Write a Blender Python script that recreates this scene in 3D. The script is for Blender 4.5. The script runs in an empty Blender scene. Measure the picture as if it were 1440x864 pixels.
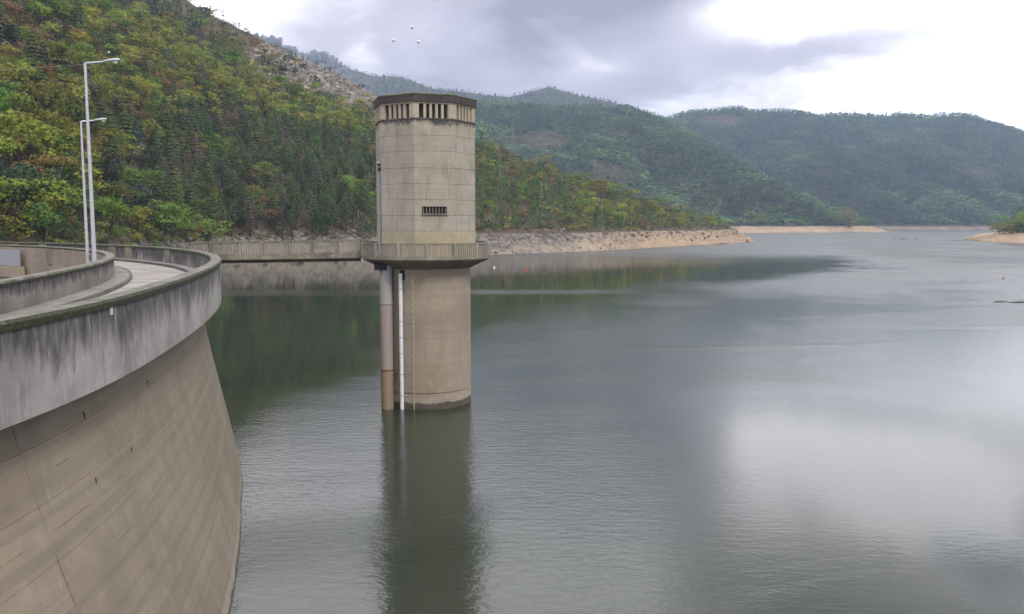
import bpy, bmesh, math, random
import numpy as np
from mathutils import Vector, Matrix

R_ = math.radians
S = bpy.context.scene
COL = S.collection
random.seed(7)
RNG = np.random.default_rng(11)

# ------------------------------------------------------------------ camera
FPX, HOR, CAMZ = 1200.0, 313.0, 12.8          # focal length in px of a 1440 px wide frame, horizon row, eye above the water
PITCH = math.atan((432 - HOR) / FPX)
cam_d = bpy.data.cameras.new("camera")
cam_d.sensor_width = 36.0
cam_d.lens = 36.0 * FPX / 1440.0
cam_d.clip_start, cam_d.clip_end = 0.1, 20000
cam = bpy.data.objects.new("camera", cam_d)
COL.objects.link(cam)
cam.location = (0, 0, CAMZ)
cam.rotation_euler = (math.pi / 2 - PITCH, 0, 0)
S.camera = cam

# ------------------------------------------------------------------ render
S.view_settings.view_transform = 'Standard'
S.view_settings.look = 'None'
S.view_settings.exposure = 0.6
S.view_settings.gamma = 1.0
S.render.engine = 'CYCLES'
S.cycles.use_denoising = True
S.cycles.max_bounces = 6
S.cycles.volume_bounces = 0
S.cycles.sample_clamp_indirect = 6.0

# ------------------------------------------------------------------ node helpers
class NT:
    def __init__(self, tree):
        self.t = tree
    def n(self, typ, **kw):
        nd = self.t.nodes.new(typ)
        for k, v in kw.items():
            setattr(nd, k, v)
        return nd
    def put(self, sock, v):
        if v is None:
            return
        if isinstance(v, bpy.types.NodeSocket):
            self.t.links.new(v, sock)
        elif isinstance(v, (tuple, list)) and len(v) == 3 and sock.type == 'RGBA':
            sock.default_value = (*v, 1)
        else:
            sock.default_value = v
    def math(self, op, a, b=None, c=None, clamp=False):
        nd = self.n('ShaderNodeMath', operation=op, use_clamp=clamp)
        for s, v in zip(nd.inputs, (a, b, c)):
            self.put(s, v)
        return nd.outputs[0]
    def vmath(self, op, a, b=None):
        nd = self.n('ShaderNodeVectorMath', operation=op)
        self.put(nd.inputs[0], a); self.put(nd.inputs[1], b)
        return nd.outputs[0]
    def mix(self, f, a, b):
        nd = self.n('ShaderNodeMix', data_type='RGBA')
        self.put(nd.inputs[0], f); self.put(nd.inputs[6], a); self.put(nd.inputs[7], b)
        return nd.outputs[2]
    def noise(self, vec, scale=1.0, detail=3.0, rough=0.55, dist=0.0):
        nd = self.n('ShaderNodeTexNoise')
        self.put(nd.inputs['Vector'], vec)
        nd.inputs['Scale'].default_value = scale
        nd.inputs['Detail'].default_value = detail
        nd.inputs['Roughness'].default_value = rough
        nd.inputs['Distortion'].default_value = dist
        return nd.outputs[0]
    def sm(self, x, a, b):                      # smooth step from a to b
        nd = self.n('ShaderNodeMapRange', interpolation_type='SMOOTHSTEP', clamp=True)
        self.put(nd.inputs[0], x); nd.inputs[1].default_value = a; nd.inputs[2].default_value = b
        return nd.outputs[0]
    def coord(self, which='Object'):
        return self.n('ShaderNodeTexCoord').outputs[which]
    def pos(self):
        return self.n('ShaderNodeNewGeometry').outputs['Position']
    def normal(self):
        return self.n('ShaderNodeNewGeometry').outputs['Normal']
    def scale(self, v, s):
        return self.vmath('MULTIPLY', v, s)
    def xyz(self, v):
        nd = self.n('ShaderNodeSeparateXYZ'); self.put(nd.inputs[0], v)
        return nd.outputs
    def comb(self, x, y, z):
        nd = self.n('ShaderNodeCombineXYZ')
        for s, v in zip(nd.inputs, (x, y, z)):
            self.put(s, v)
        return nd.outputs[0]
    def attr(self, name, out='Fac'):
        return self.n('ShaderNodeAttribute', attribute_name=name).outputs[out]
    def bump(self, h, strength=0.3, dist=0.05, normal=None):
        nd = self.n('ShaderNodeBump')
        nd.inputs['Strength'].default_value = strength
        nd.inputs['Distance'].default_value = dist
        self.put(nd.inputs['Height'], h)
        if normal is not None:
            self.put(nd.inputs['Normal'], normal)
        return nd.outputs[0]

def new_mat(name):
    m = bpy.data.materials.new(name); m.use_nodes = True
    t = NT(m.node_tree)
    p = m.node_tree.nodes['Principled BSDF']
    return m, t, p

# ------------------------------------------------------------------ sky, sun
SUN_EL, SUN_AZ = R_(44), R_(142)                 # azimuth clockwise from the view direction (+Y)
w = bpy.data.worlds.new("World"); S.world = w; w.use_nodes = True
wt = NT(w.node_tree); w.node_tree.nodes.clear()
sky = wt.n('ShaderNodeTexSky', sky_type='NISHITA')
sky.sun_disc = False; sky.sun_elevation = SUN_EL; sky.sun_rotation = SUN_AZ
sky.air_density, sky.dust_density = 1.0, 1.0
d = wt.vmath('NORMALIZE', wt.coord('Generated'))
dx, dy, dz = wt.xyz(d)
# cloud layer seen in perspective: project the direction on a level plane
hz = wt.math('ADD', wt.math('MAXIMUM', dz, 0.0), 0.16)
plane = wt.comb(wt.math('DIVIDE', dx, hz), wt.math('DIVIDE', dy, hz), 0.0)
n1 = wt.noise(plane, 1.15, 6, 0.55, 0.35)
n2 = wt.noise(wt.vmath('ADD', wt.scale(d, (1.0, 1.0, 2.6)), (3.1, 1.7, 0.4)), 5.5, 6, 0.6, 0.5)
nw = wt.noise(wt.vmath('ADD', d, (7.3, 0.0, 2.0)), 7.0, 4, 0.55)
az = wt.math('ADD', wt.math('MULTIPLY', wt.math('ARCTAN2', dx, dy), 57.2958), wt.math('MULTIPLY', wt.math('SUBTRACT', nw, 0.5), 9.0))
el = wt.math('ADD', wt.math('MULTIPLY', wt.math('ARCSINE', dz), 57.2958), wt.math('MULTIPLY', wt.math('SUBTRACT', n2, 0.5), 5.5))
def blob(a, e, sa, se):
    p = wt.math('POWER', wt.math('ABSOLUTE', wt.math('DIVIDE', wt.math('SUBTRACT', az, a), sa)), 2.0)
    q = wt.math('POWER', wt.math('ABSOLUTE', wt.math('DIVIDE', wt.math('SUBTRACT', el, e), se)), 2.0)
    return wt.math('EXPONENT', wt.math('MULTIPLY', wt.math('ADD', p, q), -1.0))
dark = wt.math('MULTIPLY', wt.math('SUBTRACT', wt.math('ADD', wt.math('MULTIPLY', n1, 0.6), wt.math('MULTIPLY', n2, 0.4)), 0.5), 1.5)
dark = wt.math('ADD', dark, 0.36)
for a, e, sa, se, k in ((3.5, 14.4, 11.0, 4.4, 0.78), (-9.0, 13.0, 8.0, 4.0, 0.12), (-8.0, 9.4, 6.0, 1.8, 0.22), (19.0, 10.8, 5.5, 1.3, 0.42),
                        (13.0, 8.8, 8.0, 2.2, 0.36), (7.0, 8.2, 5.0, 1.0, 0.18), (22.0, 12.0, 5.0, 1.0, 0.15),
                        (27.0, 7.0, 9.5, 3.6, -0.95), (18.0, 13.8, 5.0, 3.0, -0.62), (27.0, 15.0, 9.0, 2.8, -0.45), (5.6, 10.0, 2.2, 0.9, -0.24),
                        (-8.5, 10.4, 1.3, 0.8, -0.30), (-18.0, 13.2, 4.5, 2.5, -0.25), (-4.0, 26.0, 30.0, 8.5, -0.85), (25.0, 26.5, 13.0, 4.0, 0.75), (13.0, 23.0, 8.0, 4.0, 0.40), (27.5, 16.5, 5.0, 2.6, -0.30)):
    dark = wt.math('MULTIPLY_ADD', blob(a, e, sa, se), k, dark)
cr = wt.n('ShaderNodeValToRGB')
wt.put(cr.inputs[0], dark)
els = cr.color_ramp.elements
els[0].position = 0.0; els[0].color = (2.3, 2.25, 2.34, 1)
els[1].position = 1.0; els[1].color = (0.255, 0.242, 0.315, 1)
for p_, c_ in ((0.22, (1.15, 1.10, 1.17, 1)), (0.55, (0.58, 0.545, 0.63, 1))):
    e_ = els.new(p_); e_.color = c_
bg_c = wt.n('ShaderNodeBackground'); wt.put(bg_c.inputs[0], cr.outputs[0]); bg_c.inputs[1].default_value = 1.0
bg_s = wt.n('ShaderNodeBackground'); wt.put(bg_s.inputs[0], sky.outputs[0]); bg_s.inputs[1].default_value = 0.15
# gaps where the blue shows: where the layer is thin, and one clear gap high on the right
gap = wt.math('MULTIPLY_ADD', wt.sm(blob(30.5, 19.6, 4.0, 1.7), 0.38, 0.80), 0.6, wt.math('MULTIPLY', blob(26.5, 7.6, 3.4, 1.2), 0.35))
gap = wt.math('ADD', gap, wt.math('MULTIPLY', wt.sm(n1, 0.36, 0.26), wt.sm(dz, 0.35, 0.6)), clamp=True)
mx = wt.n('ShaderNodeMixShader')
wt.put(mx.inputs[0], gap)
wt.t.links.new(bg_c.outputs[0], mx.inputs[1]); wt.t.links.new(bg_s.outputs[0], mx.inputs[2])
wo = wt.n('ShaderNodeOutputWorld'); wt.t.links.new(mx.outputs[0], wo.inputs[0])

sun_d = bpy.data.lights.new("sun", 'SUN'); sun_d.energy = 1.5; sun_d.angle = R_(14); sun_d.color = (1.0, 0.94, 0.84)
sun = bpy.data.objects.new("sun", sun_d); COL.objects.link(sun)
sv = Vector((math.sin(SUN_AZ) * math.cos(SUN_EL), math.cos(SUN_AZ) * math.cos(SUN_EL), math.sin(SUN_EL)))
sun.rotation_euler = sv.to_track_quat('Z', 'Y').to_euler()
sun.location = (60, -30, 80)

# ------------------------------------------------------------------ geometry helpers
def ray(u, v):
    xc, yc = (u - 720) / FPX, (432 - v) / FPX
    return xc, math.cos(PITCH) + yc * math.sin(PITCH), -math.sin(PITCH) + yc * math.cos(PITCH)
def tan_el(v):                                    # vertical slope of a picture row for a point straight ahead
    yc = (432 - v) / FPX
    return (-math.sin(PITCH) + yc * math.cos(PITCH)) / (math.cos(PITCH) + yc * math.sin(PITCH))
def tan_az(u, v=HOR):
    yc = (432 - v) / FPX
    return ((u - 720) / FPX) / (math.cos(PITCH) + yc * math.sin(PITCH))
def project(x, y, z):
    zc = y * math.cos(PITCH) - (z - CAMZ) * math.sin(PITCH)
    yc = y * math.sin(PITCH) + (z - CAMZ) * math.cos(PITCH)
    return 720 + FPX * x / zc, 432 - FPX * yc / zc
def level(u, v, z):                               # where the sight line meets the level z
    dx_, dy_, dz_ = ray(u, v); t_ = (z - CAMZ) / dz_
    return dx_ * t_, dy_ * t_

def tag(o, label=None, cat=None, group=None, kind=None):
    if label: o['label'] = label
    if cat: o['category'] = cat
    if group: o['group'] = group
    if kind: o['kind'] = kind
    return o
def empty(name, loc, label=None, cat=None, group=None):
    o = bpy.data.objects.new(name, None); COL.objects.link(o); o.location = loc
    o.empty_display_size = 0.3
    return tag(o, label, cat, group)
def rootloc(o):
    while o.parent is not None:
        o = o.parent
    return Vector(o.location)
def link_mesh(name, me, parent=None, loc=(0, 0, 0), rotz=0.0):
    o = bpy.data.objects.new(name, me); COL.objects.link(o)
    o.location = loc; o.rotation_euler = (0, 0, rotz)
    if parent is not None:
        o.parent = parent
    return o
def mesh_data(name, verts, faces, mat, smooth=False, uvs=None, mats=None, fmat=None):
    me = bpy.data.meshes.new(name)
    me.from_pydata([tuple(v) for v in verts], [], [tuple(f) for f in faces])
    for m in (mats or [mat]):
        me.materials.append(m)
    if fmat is not None:
        me.polygons.foreach_set('material_index', fmat)
    if smooth:
        me.polygons.foreach_set('use_smooth', [True] * len(me.polygons))
    if uvs is not None:
        uv = me.uv_layers.new(name='UVMap')
        li = np.zeros(len(me.loops), dtype=np.int32); me.loops.foreach_get('vertex_index', li)
        uv.data.foreach_set('uv', np.asarray(uvs, dtype=np.float32)[li].ravel())
    me.update()
    return me
def part(name, geo, mat, parent=None, smooth=False, uvs=None):
    """geo = (verts in world space, faces) -> an object whose coordinates are relative to its thing's base"""
    v, f = geo
    if parent is not None:
        L = rootloc(parent); v = [(a[0] - L.x, a[1] - L.y, a[2] - L.z) for a in v]
    return link_mesh(name, mesh_data(name, v, f, mat, smooth, uvs), parent)

def box(c, half, ax=(1, 0, 0), ay=(0, 1, 0), az_=(0, 0, 1)):
    c, ax, ay, az_ = Vector(c), Vector(ax), Vector(ay), Vector(az_)
    vs = [c + ax * (sx * half[0]) + ay * (sy * half[1]) + az_ * (sz * half[2]) for sz in (-1, 1) for sx, sy in ((-1, -1), (1, -1), (1, 1), (-1, 1))]
    return vs, [(3, 2, 1, 0), (4, 5, 6, 7), (0, 1, 5, 4), (1, 2, 6, 5), (2, 3, 7, 6), (3, 0, 4, 7)]
def join(*geos):
    V, F = [], []
    for v, f in geos:
        o = len(V); V += list(v); F += [tuple(i + o for i in q) for q in f]
    return V, F
def tube(pts, rad, n=8, caps=True):
    pts = [Vector(p) for p in pts]
    rad = rad if isinstance(rad, (list, tuple)) else [rad] * len(pts)
    V, F = [], []
    for i, p in enumerate(pts):
        t = (pts[min(i + 1, len(pts) - 1)] - pts[max(i - 1, 0)]).normalized()
        a = t.cross(Vector((0, 0, 1)) if abs(t.z) < 0.9 else Vector((0, 1, 0))).normalized(); b = t.cross(a)
        for k in range(n):
            q = 2 * math.pi * k / n
            V.append(p + a * (rad[i] * math.cos(q)) + b * (rad[i] * math.sin(q)))
    for i in range(len(pts) - 1):
        for k in range(n):
            F.append((i * n + k, i * n + (k + 1) % n, (i + 1) * n + (k + 1) % n, (i + 1) * n + k))
    if caps:
        F.append(tuple(range(n - 1, -1, -1))); F.append(tuple((len(pts) - 1) * n + k for k in range(n)))
    return V, F

# value noise for terrain
def _hash(ix, iy, s):
    h = (ix.astype(np.int64) * 374761393 + iy.astype(np.int64) * 668265263 + s * 974634777) & 0xffffffff
    h = ((h ^ (h >> 13)) * 1274126177) & 0xffffffff
    return ((h ^ (h >> 16)) & 0xffff) / 65535.0
def vnoise(x, y, s=0):
    x = np.asarray(x, float); y = np.asarray(y, float)
    ix, iy = np.floor(x), np.floor(y); fx, fy = x - ix, y - iy
    fx = fx * fx * (3 - 2 * fx); fy = fy * fy * (3 - 2 * fy)
    a = _hash(ix, iy, s); b = _hash(ix + 1, iy, s); c = _hash(ix, iy + 1, s); e = _hash(ix + 1, iy + 1, s)
    return (a + (b - a) * fx) * (1 - fy) + (c + (e - c) * fx) * fy
def fbm(x, y, s=0, o=4):
    r, a, t = 0, 1.0, 0
    for i in range(o):
        r = r + a * vnoise(x * 2 ** i + 13.7 * i, y * 2 ** i - 7.1 * i, s + i); t += a; a *= 0.5
    return r / t

# ------------------------------------------------------------------ materials
def concrete(name, base, dark, light, streak=0.5, moss=0.0, scale=1.0, top=None, topdepth=0.8, courses=0.0, warm=0.0, rough=0.85, wet=None, mossside=0.0, lifts=0.0):
    """cast concrete: cloudy tone, grain, board lines, run-off streaks (UV in metres: along, up)"""
    m, t, p = new_mat(name)
    P = t.pos(); uv = t.coord('UV'); ux, uy, _ = t.xyz(uv)
    big = t.noise(P, 0.45 * scale, 5, 0.6); fine = t.noise(P, 7.0 * scale, 5, 0.7); mid = t.noise(P, 1.7 * scale, 4, 0.6, 0.4)
    c = t.mix(t.sm(big, 0.35, 0.68), dark, base)
    c = t.mix(t.math('MULTIPLY', t.sm(mid, 0.48, 0.78), 0.55), c, light)
    c = t.mix(t.math('MULTIPLY', t.sm(fine, 0.55, 0.8), 0.45), c, tuple(0.55 * x for x in dark))
    if warm:
        c = t.mix(t.math('MULTIPLY', t.sm(t.noise(P, 0.32, 3, 0.5, 0.6), 0.5, 0.72), warm), c, (0.36, 0.24, 0.12))
    if courses:
        # strata of the pours: slight tone change level by level
        wob = t.math('MULTIPLY', t.math('SUBTRACT', t.noise(P, 0.5, 2), 0.5), 0.10)
        lev = t.noise(t.comb(t.math('MULTIPLY', ux, 0.02), t.math('MULTIPLY', t.math('ADD', uy, wob), 2.6), 0.0), 1.0, 4, 0.75)
        c = t.mix(t.math('MULTIPLY', t.sm(lev, 0.44, 0.62), courses), c, tuple(0.55 * x for x in base))
        lev2 = t.noise(t.comb(t.math('MULTIPLY', ux, 0.03), t.math('MULTIPLY', uy, 9.0), 3.0), 1.0, 2, 0.6)
        c = t.mix(t.math('MULTIPLY', t.sm(lev2, 0.58, 0.70), courses * 0.7), c, light)
    if lifts:
        # pour joints: a fine dark line at each lift, broken and stained, and pale lime weeping below it
        fr = t.math('FRACT', t.math('DIVIDE', t.math('ADD', uy, t.math('MULTIPLY', t.math('SUBTRACT', t.noise(P, 1.1, 3), 0.5), 0.05)), lifts))
        line = t.math('MULTIPLY', t.sm(t.math('ABSOLUTE', t.math('SUBTRACT', fr, 0.5)), 0.018, 0.006), t.sm(t.noise(P, 0.55, 5, 0.7), 0.47, 0.60))
        c = t.mix(t.math('MULTIPLY', line, 0.5), c, (0.045, 0.034, 0.022))
        brd = t.math('FRACT', t.math('DIVIDE', uy, lifts / 6))
        c = t.mix(t.math('MULTIPLY', t.sm(t.math('ABSOLUTE', t.math('SUBTRACT', brd, 0.5)), 0.08, 0.03), t.math('MULTIPLY', t.sm(t.noise(P, 0.9, 3), 0.4, 0.7), 0.12)), c, tuple(0.5 * q for q in dark))
        lime = t.math('MULTIPLY', t.sm(t.noise(t.comb(t.math('MULTIPLY', ux, 2.2), t.math('MULTIPLY', uy, 0.45), 3.0), 1.0, 4, 0.7), 0.60, 0.72), t.sm(t.noise(P, 0.35, 3), 0.5, 0.65))
        c = t.mix(t.math('MULTIPLY', lime, 0.40), c, (0.42, 0.40, 0.35))
        spk = t.sm(t.noise(P, 16.0, 2, 0.6), 0.70, 0.76)
        c = t.mix(t.math('MULTIPLY', spk, 0.5), c, tuple(0.35 * q for q in dark))
    if streak:
        st = t.noise(t.comb(t.math('MULTIPLY', ux, 5.0), t.math('MULTIPLY', uy, 0.35), 0.0), 1.0, 5, 0.7)
        st2 = t.noise(t.comb(t.math('MULTIPLY', ux, 1.1), t.math('MULTIPLY', uy, 0.25), 5.0), 1.0, 3, 0.6)
        f = t.math('MULTIPLY', t.sm(st, 0.48, 0.68), t.sm(st2, 0.38, 0.62))
        c = t.mix(t.math('MULTIPLY', f, streak), c, tuple(0.35 * x for x in dark))
    if top is not None:
        # black algae running down from the coping with a ragged lower edge
        rag = t.noise(t.comb(t.math('MULTIPLY', ux, 1.9), t.math('MULTIPLY', uy, 0.45), 9.0), 1.0, 5, 0.75)
        rag2 = t.noise(t.comb(t.math('MULTIPLY', ux, 0.35), 0.0, 2.0), 1.0, 3, 0.6)
        low = t.math('MULTIPLY', t.math('ADD', t.math('SUBTRACT', rag, 0.5), t.math('MULTIPLY', t.math('SUBTRACT', rag2, 0.42), 1.1)), topdepth * 2.6)
        dep = t.math('ADD', t.math('SUBTRACT', top, uy), t.math('MULTIPLY', low, -1.0))
        a = t.sm(dep, topdepth, 0.05)
        tone = t.noise(t.comb(t.math('MULTIPLY', ux, 4.5), t.math('MULTIPLY', uy, 0.9), 1.0), 1.0, 4, 0.7)
        a = t.math('MULTIPLY', a, t.math('MULTIPLY_ADD', t.sm(tone, 0.3, 0.65), 0.45, 0.5))
        c = t.mix(a, c, (0.035, 0.034, 0.036))
        wht = t.math('MULTIPLY', t.sm(t.noise(t.comb(t.math('MULTIPLY', ux, 6.0), t.math('MULTIPLY', uy, 0.5), 4.0), 1.0, 3, 0.6), 0.62, 0.74), 0.5)
        c = t.mix(wht, c, (0.46, 0.44, 0.44))
    if moss:
        nz = t.xyz(t.normal())[2]
        mn = t.noise(P, 2.4, 5, 0.7)
        f = t.math('MULTIPLY', t.sm(mn, 0.40, 0.56), moss)
        c = t.mix(f, c, (0.040, 0.046, 0.017))
        c = t.mix(t.math('MULTIPLY', t.sm(t.noise(P, 5.0, 3), 0.6, 0.7), moss * 0.6), c, (0.075, 0.078, 0.028))
    if mossside:
        nz = t.xyz(t.normal())[2]
        f = t.math('MULTIPLY', t.sm(t.math('ADD', nz, t.math('MULTIPLY', t.math('SUBTRACT', t.noise(P, 3.0, 4, 0.7), 0.5), 0.9)), 0.9, 0.55), mossside)
        c = t.mix(f, c, t.mix(t.sm(t.noise(P, 9.0, 3, 0.7), 0.4, 0.65), (0.014, 0.019, 0.007), (0.045, 0.060, 0.014)))
    if wet is not None:
        zz = t.xyz(P)[2]
        f = t.sm(t.math('ADD', zz, t.math('MULTIPLY', t.math('SUBTRACT', t.noise(P, 1.2, 4, 0.65), 0.5), 0.5)), wet, wet - 0.16)
        nt_ = t.noise(P, 2.2, 4, 0.7)
        tide = t.math('MULTIPLY', t.sm(t.math('ADD', zz, t.math('MULTIPLY', t.math('SUBTRACT', nt_, 0.5), 0.35)), wet + 0.42, wet + 0.20), t.sm(nt_, 0.35, 0.6))
        c = t.mix(t.math('MULTIPLY', tide, 0.45), c, (0.40, 0.37, 0.31))
        c = t.mix(t.math('MULTIPLY', f, 0.85), c, t.mix(t.sm(nt_, 0.40, 0.65), (0.030, 0.026, 0.015), (0.060, 0.050, 0.030)))
    t.put(p.inputs['Base Color'], c)
    p.inputs['Roughness'].default_value = rough
    h = t.math('ADD', fine, t.math('MULTIPLY', mid, 0.8))
    t.put(p.inputs['Normal'], t.bump(h, 0.35, 0.02))
    return m

def plain(name, col, rough=0.6, metal=0.0, var=0.25, scale=6.0, bump=0.1):
    m, t, p = new_mat(name)
    P = t.coord('Object'); nz = t.noise(P, scale, 4, 0.65)
    c = t.mix(t.sm(nz, 0.35, 0.7), tuple(x * (1 - var) for x in col), tuple(min(1, x * (1 + var * 0.5)) for x in col))
    t.put(p.inputs['Base Color'], c)
    p.inputs['Roughness'].default_value = rough; p.inputs['Metallic'].default_value = metal
    if bump:
        t.put(p.inputs['Normal'], t.bump(nz, bump, 0.01))
    return m

M_FASCIA = concrete('fascia_concrete', (0.36, 0.338, 0.315), (0.24, 0.222, 0.205), (0.46, 0.44, 0.41), streak=0.40, top=10.85, topdepth=0.92)
M_PARINN = concrete('inner_wall_concrete', (0.235, 0.215, 0.19), (0.15, 0.135, 0.118), (0.34, 0.315, 0.285), streak=0.55, top=10.85, topdepth=0.38)
M_COPING = concrete('coping_concrete', (0.25, 0.235, 0.20), (0.17, 0.16, 0.13), (0.33, 0.31, 0.27), streak=0.0, moss=0.5, mossside=0.92)
M_FACE = concrete('dam_face_concrete', (0.255, 0.214, 0.155), (0.205, 0.170, 0.122), (0.31, 0.268, 0.20), streak=0.08, courses=0.40, warm=0.12, lifts=1.15, scale=0.8, wet=0.25)
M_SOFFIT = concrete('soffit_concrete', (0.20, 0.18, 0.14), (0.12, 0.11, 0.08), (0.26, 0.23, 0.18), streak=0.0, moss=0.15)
M_DOWN = concrete('downstream_concrete', (0.34, 0.285, 0.215), (0.27, 0.22, 0.165), (0.40, 0.35, 0.28), streak=0.2, courses=0.2)
M_PATH = concrete('footpath_concrete', (0.27, 0.25, 0.235), (0.19, 0.175, 0.165), (0.35, 0.33, 0.31), streak=0.0, moss=0.12)
M_KERB = concrete('kerb_concrete', (0.19, 0.17, 0.155), (0.11, 0.10, 0.09), (0.28, 0.26, 0.23), streak=0.0, moss=0.35)
M_ROAD = concrete('road_surface', (0.38, 0.35, 0.325), (0.25, 0.23, 0.21), (0.46, 0.425, 0.40), streak=0.0, scale=0.9, moss=0.06)
M_TOWER = concrete('tower_concrete', (0.39, 0.355, 0.29), (0.315, 0.285, 0.228), (0.46, 0.43, 0.36), streak=0.55, warm=0.15, courses=0.18)
M_TOWER_Y = concrete('tower_concrete_yellowed', (0.40, 0.35, 0.245), (0.33, 0.285, 0.195), (0.47, 0.42, 0.31), streak=0.18, warm=0.25)
M_TOWER_TOP = concrete('tower_concrete_stained', (0.40, 0.355, 0.28), (0.30, 0.265, 0.205), (0.47, 0.435, 0.35), streak=0.6, top=19.62, topdepth=0.34)
M_SHAFT = concrete('shaft_concrete', (0.325, 0.275, 0.205), (0.262, 0.220, 0.162), (0.385, 0.335, 0.26), streak=0.30, courses=0.22, warm=0.2, wet=0.55)
M_DECK = concrete('deck_concrete', (0.30, 0.275, 0.215), (0.19, 0.175, 0.13), (0.39, 0.36, 0.29), streak=0.5, moss=0.25)
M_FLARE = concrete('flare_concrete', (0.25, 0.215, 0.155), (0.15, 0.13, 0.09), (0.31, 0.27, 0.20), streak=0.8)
M_FIN = concrete('fin_concrete', (0.47, 0.42, 0.32), (0.37, 0.32, 0.235), (0.55, 0.50, 0.40), streak=0.35, moss=0.06)
M_BRIDGE = concrete('bridge_concrete', (0.27, 0.245, 0.19), (0.17, 0.15, 0.115), (0.35, 0.32, 0.26), streak=0.4, moss=0.35)
M_BALU = concrete('baluster_concrete', (0.35, 0.32, 0.27), (0.24, 0.22, 0.18), (0.44, 0.41, 0.35), streak=0.3, moss=0.10)
M_GALLERY = plain('gallery_wall', (0.17, 0.15, 0.125), 0.9, var=0.4, scale=2.0)
M_SEAL = plain('joint_seal', (0.205, 0.175, 0.128), 0.9, var=0.35, scale=1.5)
M_ROOF = concrete('roof_fascia', (0.075, 0.062, 0.058), (0.05, 0.042, 0.040), (0.115, 0.095, 0.09), streak=0.3)
M_ROOFMOSS = plain('roof_moss', (0.085, 0.088, 0.028), 0.95, var=0.5, scale=3.0, bump=0.6)
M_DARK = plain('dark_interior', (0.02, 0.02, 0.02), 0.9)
M_STEEL = plain('grey_steel', (0.36, 0.37, 0.40), 0.45, 0.2, var=0.15)
M_GALV = plain('galvanised_pole', (0.50, 0.51, 0.55), 0.45, 0.25, var=0.12)
M_RUST = plain('rusty_bracket', (0.20, 0.105, 0.045), 0.8, var=0.4)
M_WHITE = plain('white_plastic', (0.74, 0.73, 0.76), 0.4, var=0.08)
M_GAUGE = plain('gauge_paint', (0.46, 0.40, 0.26), 0.6, var=0.25)
M_PLATE = plain('white_enamel', (0.55, 0.57, 0.55), 0.4, var=0.2)
M_BALL = plain('white_marker_ball', (0.82, 0.82, 0.84), 0.35, var=0.04)
M_CABLE = plain('cable', (0.12, 0.12, 0.12), 0.5)
M_WIRE = plain('pale_wire', (0.42, 0.42, 0.46), 0.5)
M_RED = plain('red_float', (0.46, 0.10, 0.08), 0.5, var=0.25)
M_GLASS = plain('lamp_glass', (0.72, 0.72, 0.70), 0.15, var=0.05)
def pipe_mat():
    m, t, p = new_mat('big_pipe_paint')
    P = t.pos(); z = t.xyz(P)[2]
    n = t.noise(P, 1.3, 5, 0.7); n2 = t.noise(t.scale(P, (3, 3, 0.6)), 1.5, 4, 0.7)
    grey = t.mix(n, (0.25, 0.24, 0.235), (0.38, 0.37, 0.36))
    red = t.mix(n2, (0.27, 0.195, 0.17), (0.35, 0.31, 0.295))
    brown = t.mix(n2, (0.21, 0.155, 0.095), (0.30, 0.24, 0.165))
    zz = t.math('ADD', z, t.math('MULTIPLY', t.math('SUBTRACT', n, 0.5), 1.2))
    c = t.mix(t.sm(zz, 7.6, 6.9), grey, red)
    c = t.mix(t.sm(z, 2.76, 2.72), c, brown)
    t.put(p.inputs['Base Color'], c); p.inputs['Roughness'].default_value = 0.6
    return m
M_PIPE = pipe_mat()

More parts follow.
